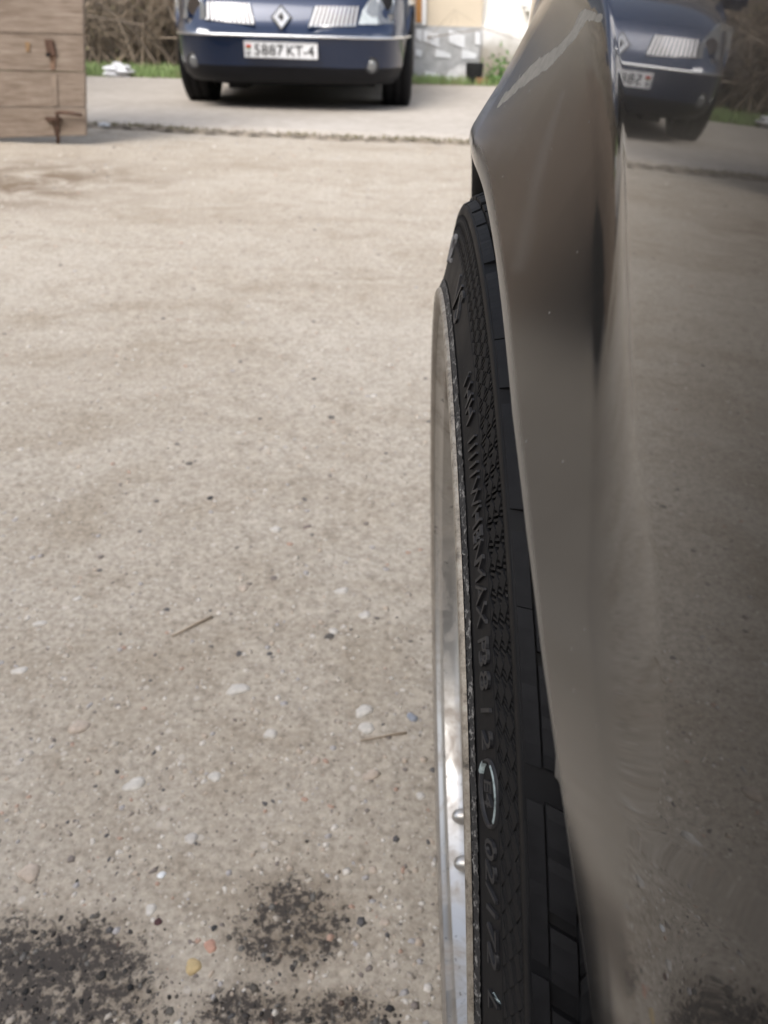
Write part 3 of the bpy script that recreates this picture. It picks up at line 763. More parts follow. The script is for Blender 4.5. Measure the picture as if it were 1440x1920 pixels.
# checkered band: smooth lozenges proud of the recessed ground, alternating with lozenges of fine radial ribs
NCELL = 246; STEP = 360/NCELL
BLO, BHI = 1.0800, 1.1334; CWD = (BHI-BLO)/2.5
def cellpt(dph, rho, lift):
    a = sw_a(rho)+REC-lift; t_ = R(dph); return (a*r, rho*r*math.cos(t_), rho*r*math.sin(t_))
def skew_at(phd): return .10+.55*max(0, min(1, (phd-118)/25))
def loz(ci, sk):
    c = BLO+CWD*ci; g = .95
    pts = [(-.5*g, c), (0, c-.5*CWD*g), (.5*g, c), (0, c+.5*CWD*g)]
    if ci == 0: pts = [(-.5*g, c), (.5*g, c), (0, c+.5*CWD*g)]
    m = len(pts); pp = [(p+sk*(q-BLO)/CWD*.5, q) for p, q in pts]
    top = [cellpt(p*STEP, q, REC*1.15) for p, q in pp]; bot = [cellpt(p*STEP, q, -.0004) for p, q in pp]
    return mk('smooth_lozenge', top+bot, [tuple(range(m))]+[(i, m+i, m+(i+1) % m, (i+1) % m) for i in range(m)], M_rubber)
skq = [round(.1+.05*k, 2) for k in range(12)]
loz_me = {(ci, q): loz(ci, q) for ci in range(3) for q in skq}
V, Fc = lathe([(sw_a(q)+REC-.0006, q) for q in np.linspace(1.0802, 1.1332, 9)], 400, 50, 170)
lpart('groove_floor', V, Fc, simple('groove_shade_black', (.0022, .0022, .0023), .9, spec=.05), wheel)  # black floor puts the shade between the ribs into the colour
rest = MB(); ribs = MB()
for k in range(NCELL):
    phd = k*STEP; sk = skq[min(11, int(round((skew_at(phd)-.1)/.05)))]
    wob = .18*math.sin(R(phd*9))*STEP
    for ci in range(3):
        rot = Matrix.Rotation(R(phd+wob), 4, 'X')
        if 62 < phd < 152: obj('smooth_lozenge', loz_me[ci, sk], wheel, WMX @ rot)
        else: rest.add([tuple(rot @ v.co) for v in loz_me[ci, sk].vertices], [tuple(p.vertices) for p in loz_me[ci, sk].polygons])
    if not 58 < phd < 156: continue
    for ci in (.5, 1.5, 2.5):
        c = BLO+CWD*ci; nr = 4
        for q in range(nr):
            f_ = (q+.5)/nr-.5; hw_ = (.5-abs(f_))*CWD*.96; r0, r1 = c-hw_, min(c+hw_, BHI)
            if r1-r0 < .001: continue
            th = .23/nr; d0 = f_
            A_ = [(d0-th, r0), (d0-th, r1), (d0+th, r1), (d0+th, r0)]
            sl_ = .55*max(0, min(1, (phd-112)/25)); A_ = [(p+sl_*(q_-c)/CWD, q_) for p, q_ in A_]
            A_ = [(phd+wob+STEP*(p+.5+sk*(q_-BLO)/CWD*.5), q_) for p, q_ in A_]
            top = [cellpt(p, q_, REC*1.0) for p, q_ in A_]; bot = [cellpt(p, q_, -.0004) for p, q_ in A_]
            ribs.add(top+bot, [(0, 1, 2, 3), (0, 4, 5, 1), (1, 5, 6, 2), (2, 6, 7, 3), (3, 7, 4, 0)])
tag(obj('far_lozenges', rest.mesh('far_lozenges', M_rubber), wheel, WMX), kind='stuff')
tag(obj('hatching_ribs', ribs.mesh('hatching_ribs', M_rubber), wheel, WMX), kind='stuff')

# tread blocks: a long shoulder row and a second row cut by slanted sipes
def blk(d0, d1, a0, a1, q0, q1, h, skew, n=3, nseg=4):
    """block in wheel-local coordinates between angles d0,d1 (degrees)"""
    top = []; bot = []
    for i in range(nseg+1):
        for j in range(n+1):
            u = i/nseg; w = j/n
            a = a0+(a1-a0)*w; q = q0+(q1-q0)*w; d = d0+(d1-d0)*u+skew*w
            chf = .0016 if i in (0, nseg) else 0
            t_ = R(d); top.append((a*r, (q+h-chf)*r*math.cos(t_), (q+h-chf)*r*math.sin(t_)))
            bot.append((a*r, (q-.012)*r*math.cos(t_), (q-.012)*r*math.sin(t_)))
    N_ = len(top); Fc = []; m = n+1
    for i in range(nseg):
        for j in range(n): Fc.append((i*m+j, i*m+j+1, (i+1)*m+j+1, (i+1)*m+j))
    for i in range(nseg):
        for j in (0, n):
            f_ = (i*m+j, (i+1)*m+j, N_+(i+1)*m+j, N_+i*m+j); Fc.append(f_ if j == 0 else f_[::-1])
    for j in range(n):
        for i in (0, nseg):
            f_ = (i*m+j, N_+i*m+j, N_+i*m+j+1, i*m+j+1); Fc.append(f_ if i == 0 else f_[::-1])
    return mk('tread_block', top+bot, Fc, M_tread)
rows_ = [(84, .0515, .0660, 1.1492, 1.1560, .0045, .95, .25), (120, .0678, .0900, 1.1562, 1.164, .010, .80, .5), (130, .0920, .127, 1.1635, 1.169, .010, .86, -1.8), (72, .131, .20, 1.171, 1.174, .013, .84, 3.0)]
for ri, (nb, a0, a1, q0, q1, h, fill, sk) in enumerate(rows_):
    st = 360/nb; me = blk(-st*fill/2, st*fill/2, a0, a1, q0, q1, h, sk)
    for k in range(nb):
        d = k*st+ri*1.7+.18*st*math.sin(k*2.4)
        if 40 < d % 360 < 165:
            obj('tread_block', me, wheel, WMX @ Matrix.Rotation(R(d), 4, 'X'))
inner = MB()
for (a0, a1) in ((.21, .32), (.335, .48), (.495, .64), (.655, .78), (.79, .93)):
    V, Fc = lathe([(a0, 1.165), (a0, 1.188), (a1, 1.188), (a1, 1.165)], 200); inner.add(V, Fc)
obj('tread_rib', inner.mesh('tread_rib', M_tread), wheel, WMX)

# raised lettering on the sidewall
def text_geo(s, size, ext):
    cu = bpy.data.curves.new('txt', 'FONT'); cu.body = s; cu.size = size; cu.extrude = ext; cu.align_x = 'CENTER'; cu.align_y = 'CENTER'; cu.offset = .0; cu.resolution_u = 3
    o = bpy.data.objects.new('txt', cu); COL.objects.link(o); dg = bpy.context.evaluated_depsgraph_get(); dg.update()
    me = bpy.data.meshes.new_from_object(o.evaluated_get(dg))
    V = [v.co.copy() for v in me.vertices]; Fc = [tuple(p.vertices) for p in me.polygons]
    bpy.data.objects.remove(o); bpy.data.curves.remove(cu); bpy.data.meshes.remove(me)
    return V, Fc
def lettering(s, phd, rho, h, wscale=1.0, mat=M_rubber, ext=.00055):
    V, Fc = text_geo(s, h*1.4, ext); out = []
    for v in V:
        q = rho*r+v.y; ph = R(phd)+v.x*wscale/(rho*r); a = sw_a(q/r)*r-v.z-ext*.5
        out.append((a, q*math.cos(ph), q*math.sin(ph)))
    o = lpart('lettering', out, Fc, mat, wheel, False); return o
def ph_of(y, x=880, rho=1.06): return cyl(x, y, rho*r)
M_letter = simple('worn_letter_rubber', (.020, .020, .022), .5, var=.4, scale=120, spec=.25)
lettering('EMC2', ph_of(470, 858), 1.072, .012, 1.0, simple('grey_letter_rubber', (.16, .16, .165), .5, var=.3, scale=120))
lettering('VS', ph_of(550, 850), 1.046, .012, 1.3, M_letter)
lettering('i HH', ph_of(740, 865), 1.052, .0068, 1.1, M_letter)
lettering('/////', ph_of(850, 872), 1.052, .0068, 1.2, M_letter)
lettering('WHEN', ph_of(972, 880), 1.052, .0066, .92, M_letter)
lettering('MAX P', ph_of(1130, 887), 1.052, .0066, .98, M_letter)
lettering('38 I 2', ph_of(1310, 897), 1.053, .0066, 1.25, M_letter)
lettering('E4', ph_of(1490, 903), 1.053, .0052, 1.0, M_letter)
lettering('02/172', ph_of(1700, 912), 1.053, .0066, 1.25, M_letter)
lettering('L', ph_of(1890, 915), 1.053, .0066, 1.2, M_letter)
# approval ring, with white paint left on two stretches of it
def ring(d0, d1, wid, mat, name, lift=.0008):
    c0 = R(ph_of(1490, 903)); rr = .0070; G = []
    for k in range(37):
        t_ = R(d0+(d1-d0)*k/36); row = []
        for dw, lf in ((-wid, 0), (-wid*.6, lift), (wid*.6, lift), (wid, 0)):
            q = 1.053*r+(rr*.85+dw)*math.sin(t_); ph = c0+(rr*1.15+dw)*math.cos(t_)/(1.053*r)
            row.append((sw_a(q/r)*r-lf, q*math.cos(ph), q*math.sin(ph)))
        G.append(row)
    b = MB().grid(G); return lpart(name, b.v, b.f, mat, wheel)
ring(0, 360, .00055, M_letter, 'approval_ring')
ring(40, 150, .00042, M_paintmark, 'white_paint_trace', .0011); ring(200, 236, .0006, M_paintmark, 'white_paint_trace', .0011)
# thin pale scratches and the small white scrape near the bottom
def scrape(pts, w, mat=M_paintmark):
    G = []
    for y, rho in pts:
        ph = R(ph_of(y, 900, rho)); row = []
        for dw, lf in ((-w, .0), (0, .0007), (w, 0)):
            q = rho*r+dw; row.append((sw_a(q/r)*r-lf, q*math.cos(ph), q*math.sin(ph)))
        G.append(row)
    b = MB().grid(G); lpart('scrape', b.v, b.f, mat, wheel)
scrape([(1862, 1.052), (1872, 1.060), (1880, 1.070)], .0005)

# ------------------------------------------------------------------ the blue car
XR, YR = -.745, 5.93
blue = empty('blue_car', (XR, YR+2.3, 0)); tag(blue, 'dark blue car facing the camera with clear headlights and a white number plate', 'car')
HL = 2.38
def sy0(z): return float(np.interp(z, [.18, .22, .30, .40, .47, .487, .50, .56, .62, .70, .74], [.12, .06, .035, .015, .0, .0, .045, .105, .13, .18, .23]))
def curve_back(x, hw, hl=HL, e=5.2):
    k = min(.999, abs(x)/hw); return hl*(1-(1-k**e)**(1/e))
def bsurf(x, z): return YR+sy0(z)+curve_back(x, .89)
def rp(px, py, off=0.0):
    Y_ = YR
    for _ in range(6):
        p = at(px, py, Y_-off); Y_ = bsurf(max(-.84, min(.84, p[0]-XR)), p[2])
    return at(px, py, Y_-off)
NL = 200
def loop(y0, hw, zf, zs, y1=4.75, e=5.2, lift=False):
    out = []; mid, hl = (y0+y1)/2, (y1-y0)/2
    for k in range(NL):
        t_ = 2*math.pi*k/NL; c, s_ = math.cos(t_), math.sin(t_)
        x = hw*math.copysign(abs(s_)**(2/e), s_); y = mid-hl*math.copysign(abs(c)**(2/e), c)
        ff = min(1, max(0, (y-y0)/1.3)); ff = ff*ff*(3-2*ff); z = zf+(zs-zf)*ff
        if lift:
            for yw in (.80, 3.6):
                d = abs(y-yw)
                if d < .37 and abs(x) > .6: z = max(z, .31+math.sqrt(.37**2-d*d))
        out.append((XR+x, YR+y, z))
    return out
L0 = loop(.12, .83, .195, .20, lift=True); L1 = loop(.06, .86, .23, .24, lift=True); L2 = loop(.035, .88, .30, .30, lift=True)
rows_b = [L0, L1, L2]
rows_m = [L2, loop(.015, .888, .40, .40, lift=True), loop(.0, .89, .470, .48, lift=True)]
rows_u = [loop(.0, .89, .487, .50, lift=True), loop(.045, .888, .502, .56, lift=True), loop(.105, .885, .56, .70), loop(.13, .88, .62, .78), loop(.18, .87, .70, .90), loop(.23, .85, .735, .955),
          loop(.40, .83, .81, .975), loop(.72, .80, .90, .99), loop(1.12, .76, .965, 1.0, 4.6)]
MB().grid(rows_b, True).build('lower_bumper', M_valance, blue, smooth=True)
bpr = MB().grid(rows_m, True).build('bumper', M_blue, blue, smooth=True)
body = MB().grid(rows_u, True).build('body', M_blue, blue, smooth=True)
# chrome strip along the bumper crease
cs = [p for p in loop(-.006, .893, .4785, .49) if p[1] < YR+.75]
cs = sorted(cs, key=lambda p: p[0])
MB().tube(cs, .0085, 6).build('chrome_strip', M_chrome, bpr, smooth=True)
# greenhouse
g0 = loop(1.14, .745, .968, 1.003, 4.58); g1 = loop(2.02, .60, 1.47, 1.50, 4.15); g2 = loop(2.2, .52, 1.53, 1.55, 4.0); g3 = loop(2.6, .25, 1.56, 1.575, 3.7)
MB().grid([g1, g2, g3], True).add([(XR, YR+3.1, 1.58)], []).build('roof', M_blue, blue, smooth=True)
ws = MB(); sw_ = {-1: MB(), 1: MB()}; bw = MB(); pil = MB()
for k in range(NL):
    j = (k+1) % NL; q = [g0[k], g0[j], g1[j], g1[k]]; y = (g0[k][1]+g0[j][1])/2-YR; x = g0[k][0]-XR
    tgt = ws if (y < 1.42 and abs(x) < .72) else bw if y > 4.35 else sw_[1 if x > 0 else -1]
    if 1.42 <= y < 1.52 or 2.75 < y < 2.85 or 4.2 < y <= 4.35: tgt = pil
    tgt.add(q, [(0, 1, 2, 3)])
ws.build('windscreen', M_glass_dark, blue, smooth=True); bw.build('rear_window', M_glass_dark, blue, smooth=True)
for s_ in (-1, 1): sw_[s_].build('side_window', M_glass_dark, blue, smooth=True)
pil.build('pillar', M_blue, blue, smooth=True)
MB().tube([(XR-.5, YR+1.11, .985), (XR-.1, YR+1.05, .992), (XR+.05, YR+1.06, .99)], .012).build('wiper', M_black, blue, smooth=True)
for s_ in (-1, 1):
    mr = MB().box((XR+s_*.985, YR+1.40, .95), (.20, .09, .13), Matrix.Rotation(-.15*s_, 3, 'Z'), .03).build('door_mirror', M_blue, blue, smooth=True)
    MB().box((XR+s_*.86, YR+1.41, .925), (.14, .05, .035), None, .01).build('mirror_arm', M_black, mr)
    MB().box((XR+s_*.99, YR+1.448, .95), (.17, .006, .10), None, .002).build('mirror_glass', M_chrome, mr)
MB().box((XR, YR+2.4, .27), (1.5, 4.1, .12), None, .03).build('underbody', M_under, blue)
for yw in (.80, 3.6):
    MB().box((XR, YR+yw, .36), (1.25, .62, .40), None, .03).build('axle_housing', M_under, blue)
p0 = rp(428, 155); MB().box((at(450, 158, YR+.45)[0], YR+.5, .19), (.19, .35, .10), None, .03).build('engine_tray', M_under, blue)
# grilles: frame plus upright chrome slats
def quadpx(pts, off, dep, mat, name, parent, smooth=False):
    P_ = [rp(x, y, off) for x, y in pts]
    return MB().prism(P_, (0, dep, 0)).build(name, mat, parent, smooth)
for side, (tl, tr, br, bl) in (('l', ((386, 2), (468, 6), (478, 47), (386, 37))), ('r', ((591, 11), (674, 12), (668, 48), (578, 51)))):
    gr = quadpx([tl, tr, br, bl], .006, .02, M_under, 'grille', blue)
    # bright surround
    pts = [rp(x, y, .012) for x, y in (bl, br, tr)] if side == 'l' else [rp(x, y, .012) for x, y in (br, bl, tl)]
    MB().tube(pts, .008, 6).build('grille_surround', M_chrome, gr, smooth=True)
    for k in range(11):
        f_ = (k+.5)/11; top = (tl[0]+(tr[0]-tl[0])*f_, tl[1]+(tr[1]-tl[1])*f_); bo = (bl[0]+(br[0]-bl[0])*f_, bl[1]+(br[1]-bl[1])*f_-1)
        w = 1.9
        quadpx([(top[0]-w, top[1]), (top[0]+w, top[1]), (bo[0]+w, bo[1]), (bo[0]-w, bo[1])], .016, .014, M_slat, 'grille_slat', gr)
# headlights
for pts, pr in (([(326, -30), (352, -34), (372, -10), (384, 10), (385, 36), (345, 34), (328, 32)], (365, 12)), ([(740, -24), (712, -26), (692, 0), (680, 20), (672, 46), (705, 46), (738, 44)], (722, 4))):
    P_ = [rp(x, y, .004) for x, y in pts]
    hl = MB().prism(P_, (0, .05, 0)).build('headlight', M_refl, blue)
    MB().prism([rp(x, y, .016) for x, y in pts], (0, .007, 0)).build('headlight_lens', M_lens, hl)
    c = rp(*pr, .012)
    vb = MB()
    V_ = []; 
    for k in range(20):
        t_ = 2*math.pi*k/20; V_.append((c[0]+.05*math.cos(t_), c[1]-.003, c[2]+.05*math.sin(t_)))
    vb.prism(V_, (0, .012, 0)).build('lamp_bowl', M_chrome, hl)
    MB().box((c[0], c[1]-.001, c[2]-.085), (.12, .012, .04), None, .006).build('indicator_lamp', M_satin, hl)
# emblem: an upright lozenge with a slot
em = [(527, 13), (543, 33), (528, 53), (512, 32)]; ei = [(527, 24), (533, 33), (528, 42), (521.5, 32.5)]
em = [rp(x, y, .022) for x, y in em]; ei = [rp(x, y, .022) for x, y in ei]
mbE = MB(); A_ = em+ei; Bk = [p+np.array([0, .02, 0]) for p in A_]
Mid = [(a+b_)/2+np.array([0, -.012, 0]) for a, b_ in zip(em, ei)]
A2 = em+ei+Mid+[p+np.array([0, .02, 0]) for p in em]+[p+np.array([0, .02, 0]) for p in ei]
fs = []
for i in range(4):
    j = (i+1) % 4; fs += [(i, j, 8+j, 8+i), (8+i, 8+j, 4+j, 4+i), (i, 12+i, 12+j, j), (4+i, 4+j, 16+j, 16+i)]
mbE.add(A2, fs); mbE.build('emblem', M_emblem, blue)
quadpx([(527, 8), (548, 33), (528, 58), (507, 32)], .004, .012, M_black, 'emblem_recess', blue)
# number plate
pc = [(457, 77), (595, 82), (596, 111), (459, 107)]
P_ = [rp(x, y, .0) for x, y in pc]; yb = min(p[1] for p in P_)-.03
P_ = [at(x, y, yb) for x, y in pc]
plate = MB().prism(P_, (0, .02, 0)).build('number_plate', M_plate, blue)
ctr = sum(P_)/4; ex = (P_[1]-P_[0]+P_[2]-P_[3])/2; wid = np.linalg.norm(ex); ex /= wid; ez = (P_[0]-P_[3]+P_[1]-P_[2])/2; hgt = np.linalg.norm(ez); ez /= hgt
def ptext(s, cx, cz, h, w, mat, parent):
    V, Fc = text_geo(s, 1.0, .002); vx = [v.x for v in V]; vy = [v.y for v in V]
    kx, ky = w/(max(vx)-min(vx)), h/(max(vy)-min(vy)); mx, my = (max(vx)+min(vx))/2, (max(vy)+min(vy))/2
    MB().add([ctr+ex*(cx+(v.x-mx)*kx)+ez*(cz+(v.y-my)*ky)+np.array([0, -.003-v.z, 0]) for v in V], Fc).build('plate_lettering', mat, parent)
ptext('5887', -wid*.165, 0, hgt*.66, wid*.40, M_ink, plate); ptext('KT-4', wid*.265, 0, hgt*.66, wid*.37, M_ink, plate)
ptext('BY', -wid*.44, -hgt*.24, hgt*.26, wid*.06, M_ink, plate)
for (z0, z1, mt, nm) in ((.12, .30, M_red, 'flag_band'), (.04, .12, M_green, 'flag_band')):
    a0, a1 = -wid*.475, -wid*.405
    MB().prism([ctr+ex*a0+ez*z0*hgt, ctr+ex*a1+ez*z0*hgt, ctr+ex*a1+ez*z1*hgt, ctr+ex*a0+ez*z1*hgt], (0, -.003, 0)).build(nm, mt, plate)
bd = MB(); fr = [ctr+ex*sx_*wid/2+ez*sz*hgt/2+np.array([0, -.002, 0]) for sx_, sz in ((-1, 1), (1, 1), (1, -1), (-1, -1), (-1, 1))]
bd.tube(fr, .003, 4).build('plate_border', M_satin, plate)
# fog lights
for px, py in ((364, 113), (697, 123)):
    c = rp(px, py, .0); fl = MB(); rim_ = []
    for rad, dy in ((.050, .004), (.048, -.014), (.036, -.012), (.034, .004)):
        rim_.append([(c[0]+rad*math.cos(2*math.pi*k/24), c[1]+dy, c[2]+rad*math.sin(2*math.pi*k/24)) for k in range(24)])
    fg = MB().grid(rim_, True).build('fog_light', M_black, blue, smooth=True)
    dm = [[(c[0]+rad*math.cos(2*math.pi*k/24), c[1]+dy, c[2]+rad*math.sin(2*math.pi*k/24)) for k in range(24)] for rad, dy in ((.036, -.004), (.028, -.010), (.014, -.014), (.002, -.015))]
    MB().grid(dm, True)  .build('fog_light_lens', M_foglens, fg, smooth=True)
# wheels
def car_wheel(x, y, sgn):
    m = Matrix.Translation(Vector((x, y, .315)))
    def rev(prof, n=48):
        V = []; Fc = []; k = len(prof)
        for i in range(n):
            t_ = 2*math.pi*i/n
            for a, q in prof: V.append((a*sgn, q*math.cos(t_), q*math.sin(t_)))
        for i in range(n):
            j = (i+1) % n
            for q in range(k-1): Fc.append((i*k+q, i*k+q+1, j*k+q+1, j*k+q))
        return V, Fc
    V, Fc = rev([(.0, .20), (.006, .24), (.0, .27), (-.012, .30), (-.03, .312), (-.07, .316), (-.075, .309), (-.085, .309), (-.09, .317), (-.13, .317), (-.135, .309), (-.145, .309), (-.15, .316), (-.19, .312), (-.21, .30), (-.22, .27), (-.22, .2)])
    o = obj('wheel', mk('wheel', V, Fc, M_tread, True), blue, m)
    V, Fc = rev([(.0, .205), (-.01, .20), (-.02, .18), (.0, .06), (.006, .0), (-.03, .0), (-.2, .19), (-.21, .2)])
    obj('wheel_rim', mk('wheel_rim', V, Fc, M_satin, True), o, m)
for yw in (.80, 3.6):
    car_wheel(XR-.855, YR+yw, -1); car_wheel(XR+.865, YR+yw, 1)

# ------------------------------------------------------------------ plank gate leaf at the left
YG = 4.42
gate = empty('plank_gate', at(100, 262, YG)); tag(gate, 'weathered grey plank gate leaf with a rusty drop bolt, at the left edge', 'gate')
lines = [(-75, -72), (-8, -5), (62, 65), (132.5, 135), (201, 202), (259, 254.5)]
def xr_edge(y): return 155+(y-0)*5.5/255
def pl(px, py, dy=0.0): return at(px, py, YG+dy)
for i in range(len(lines)-1):
    (ya, yb_), (yc, yd) = lines[i], lines[i+1]; g_ = .45
    xa, xb = -330, xr_edge((yb_+yd)/2)+random.uniform(-1.2, 1.2)+(1.5 if i >= 3 else 0)
    sl = (yb_-ya)/155; sl2 = (yd-yc)/155
    poly = [pl(xa, ya+sl*xa+g_), pl(xb, yb_+g_), pl(xb+.6, yd-g_), pl(xa, yc+sl2*xa-g_)]
    dy = random.uniform(0, .006)
    bm = bmesh.new(); vs_ = [bm.verts.new(Vector(p)+Vector((0, dy, 0))) for p in poly]; f_ = bm.faces.new(vs_)
    ex_ = bmesh.ops.extrude_face_region(bm, geom=[f_]); bmesh.ops.translate(bm, verts=[v for v in ex_['geom'] if isinstance(v, bmesh.types.BMVert)], vec=(0, .024, 0))
    bmesh.ops.recalc_face_normals(bm, faces=bm.faces[:]); bmesh.ops.bevel(bm, geom=bm.edges[:], offset=.003, segments=2, affect='EDGES')
    V_ = [np.array(v.co) for v in bm.verts]; F_ = [[v.index for v in q.verts] for q in bm.faces]; bm.verts.index_update(); bm.free()
    wpart('plank', V_, F_, M_wood, gate)
top_z = pl(0, -75)[2]
for k in range(5):
    z0 = top_z+.003+k*.205; x1 = pl(152, 0)[0]-.01*k
    MB().box(((x1+pl(-330, 0)[0])/2, YG+.014, z0+.10), (x1-pl(-330, 0)[0], .024, .20), None, .003).build('plank', M_wood, gate)
for px in (-150, 60):
    a, b_ = pl(px, 245), pl(px, -75)
    MB().box(((a[0]), YG+.045, (a[2]+b_[2]+1.0)/2), (.09, .035, (b_[2]+1.0-a[2])), None, .004).build('batten', M_wood, gate)
# rusty ironwork: upper keeper, drop bolt with handle, streaks
def gbox(x0, y0, x1, y1, d0, d1, mat, name, bev=.002):
    a, b_ = pl(x0, y0), pl(x1, y1); c = (a+b_)/2
    return MB().box((c[0], YG-(d0+d1)/2, c[2]), (abs(b_[0]-a[0]), d1-d0, abs(a[2]-b_[2])), None, bev).build(name, mat, gate)
gbox(84, 74, 106, 104, .0, .012, M_rust, 'keeper_plate'); gbox(88, 99, 97, 106, .012, .022, M_under, 'keeper_bolt_head')
MB().prism([pl(94, 105, -.002), pl(105, 104, -.002), pl(102, 131, -.002), pl(95, 131, -.002)], (0, -.001, 0)).build('rust_streak', M_ruststain, gate)
MB().prism([pl(95, 140, -.002), pl(106, 140, -.002), pl(108, 198, -.002), pl(99, 198, -.002)], (0, -.001, 0)).build('rust_streak', simple('faint_rust_stain', (.24, .19, .15), .9, var=.3, scale=20), gate)
MB().prism([pl(47, 78, -.002), pl(56, 80, -.002), pl(55, 96, -.002), pl(49, 97, -.002)], (0, -.001, 0)).build('rust_streak', simple('orange_rust_stain', (.30, .19, .10), .9, var=.3, scale=20), gate)
rod_t, rod_b = pl(107, 212, -.03), ground(109, 275, -.02)
MB().tube([rod_t, (rod_t+rod_b)/2+np.array([.004, -.004, 0]), rod_b], .0095).build('drop_bolt', M_rust, gate, smooth=True)
MB().tube([pl(104, 213, -.03), pl(112, 211, -.032), pl(130, 212, -.03), pl(154, 216, -.02)], .008).build('bolt_handle', M_rust, gate, smooth=True)
gbox(86, 219, 117, 227, .0, .02, M_rust, 'bolt_guide'); gbox(98, 222, 107, 256, .0, .008, M_rust, 'bolt_backplate')

# ------------------------------------------------------------------ house at the back right
YH = 9.62
house = empty('house', (3.2, YH+2.5, 0)); tag(house, 'cream and white rendered house with a tiled grey plinth, behind the blue car', 'house')
xl = at(764, 100, YH)[0]; xm = at(899, 100, YH)[0]; xrr = 7.5
zb = at(830, 49, YH)[2]; zw = at(950, 44, YH)[2]
MB().box(((xl+xm)/2, YH+2.5, zb+1.4), (xm-xl, 5.0, 2.8), None, .0).build('cream_wall', M_cream, house)
MB().box(((xm+xrr)/2, YH+2.5+.06, zb+1.4+.03), (xrr-xm, 5.0, 2.86), None, .0).build('white_wall', M_white, house)
pln = MB().box(((xl+xm)/2, YH+2.49, zb/2-.052), (xm-xl-.002, 5.06, zb+.10), None, .004).build('tiled_plinth', M_plinth, house)
MB().box(((xm+xrr)/2+.002, YH+2.49+.02, zb/2-.05), (xrr-xm, 5.03, zb+.11), None, .004).build('white_plinth', M_plinthw, house)
def hp(cx, cy, dy=0.0): return at(740+cx*.2361, cy*.2361, YH-.04+dy)
for poly in ([(230, 240), (350, 275), (355, 378), (228, 325)], [(430, 235), (555, 285), (557, 388), (430, 335)], [(640, 250), (680, 262), (680, 360), (640, 350)],
             [(330, 390), (440, 428), (445, 462), (318, 452)], [(535, 390), (650, 428), (645, 466), (530, 466)], [(170, 225), (215, 238), (215, 330), (165, 300)],
             [(165, 390), (215, 402), (213, 452), (165, 440)], [(240, 560), (350, 590), (345, 635), (232, 632)]):
    MB().prism([hp(x, y) for x, y in poly], (0, -.012, 0)).build('tile', M_tile, pln)
# tall window with varnished frame at the corner
wf = MB().prism([hp(150, -900), hp(255, -900), hp(250, 200), hp(150, 200)], (0, .03-.055, 0)).build('window', M_pvc, house)
MB().prism([hp(172, -860), hp(216, -860), hp(214, 178), hp(168, 178)], (0, -.045, 0)).build('window_frame', M_orange, wf)
s1, s2 = at(986, 17, YH-.06), at(1075, 13, YH-.06)
w2 = MB().box(((s1[0]+s2[0])/2+.25, YH-.02, s1[2]-.005), (s2[0]-s1[0]+.5, .16, .035), None, .006).build('window_sill', M_white, house)
MB().box(((s1[0]+s2[0])/2+.25, YH+.035, s1[2]+.62), (1.05, .06, 1.2), None, .01).build('window', M_pvc, house)
MB().box(((s1[0]+s2[0])/2+.25, YH+.0, s1[2]+.62), (.9, .02, 1.05), None, .0).build('pane', M_glass_dark, house)
MB().prism([(xl-.3, YH-.4, zb+2.8), (xrr+.3, YH-.4, zb+2.8), (xrr+.3, YH+2.5, zb+4.2), (xl-.3, YH+2.5, zb+4.2)], (0, 0, .08)).build('roof', M_roof, house)
MB().prism([(xl-.3, YH+5.4, zb+2.8), (xrr+.3, YH+5.4, zb+2.8), (xrr+.3, YH+2.5, zb+4.2), (xl-.3, YH+2.5, zb+4.2)], (0, 0, .08)).build('roof', M_roof, house)
MB().tube([at(769, 148, YH-.08), at(771, 30, YH-.08), np.array(at(771, 30, YH-.08))+np.array([0, 0, 2.4])], .035, 10).build('downpipe', M_pipe, house, smooth=True)
# bits leaning on the plinth
p = at(848, 142, 9.35)
d = MB().prism([at(832, 152, 9.3), at(842, 134, 9.42), at(862, 122, 9.45), at(884, 124, 9.45), at(888, 152, 9.3)], (0, .05, -.0)).build('stone_slab', M_plinth, origin=(p[0], 9.35, 0)); tag(d, 'grey broken slab leaning against the house plinth', 'slab')
bk = MB(); c = at(889, 140, 9.28); pr_ = [(.085, -.10), (.095, .09), (.09, .095), (.078, .09), (.07, -.09)]
bk.grid([[(c[0]+q*math.cos(2*math.pi*k/20), c[1]+q*math.sin(2*math.pi*k/20), .012+.10+z) for k in range(20)] for q, z in pr_], True)
bk = bk.build('bucket', M_under, origin=(c[0], c[1], 0), smooth=True); tag(bk, 'black bucket beside the grey slab at the house plinth', 'bucket')
c = at(904, 147, 9.2); tag(MB().box((c[0], c[1], .045), (.13, .07, .065), Matrix.Rotation(.5, 3, 'Z'), .006).build('brick', simple('old_brick', (.33, .15, .085), .9, var=.3, scale=30, bmp=.4), origin=(c[0], c[1], 0)), 'old reddish brick lying right of the black bucket', 'brick')
def leafy(name, label, c, n, sp, h, mat, lf=.03):
    V = []; F_ = []
    for _ in range(n):
        p = np.array([c[0]+rng.normal(0, sp), c[1]+rng.normal(0, sp), .02+abs(rng.normal(.35, .3))*h]); d1 = rng.normal(0, 1, 3); d1 /= np.linalg.norm(d1); d2 = np.cross(d1, rng.normal(0, 1, 3)); d2 /= np.linalg.norm(d2)
        b = len(V); V += [p-d1*lf, p+d2*lf*.4, p+d1*lf, p-d2*lf*.4]; F_.append((b, b+1, b+2, b+3))
    o = wpart(name, V, F_, mat, origin=(c[0], c[1], 0)); tag(o, label, 'plant'); return o
c = at(938, 148, 9.25)
wp = leafy('weed_plant', 'green leafy weed at the foot of the white plinth', c, 160, .09, .30, simple('weed_leaf', (.10, .20, .05), .7, var=.4), .035); tag(wp, kind='stuff')

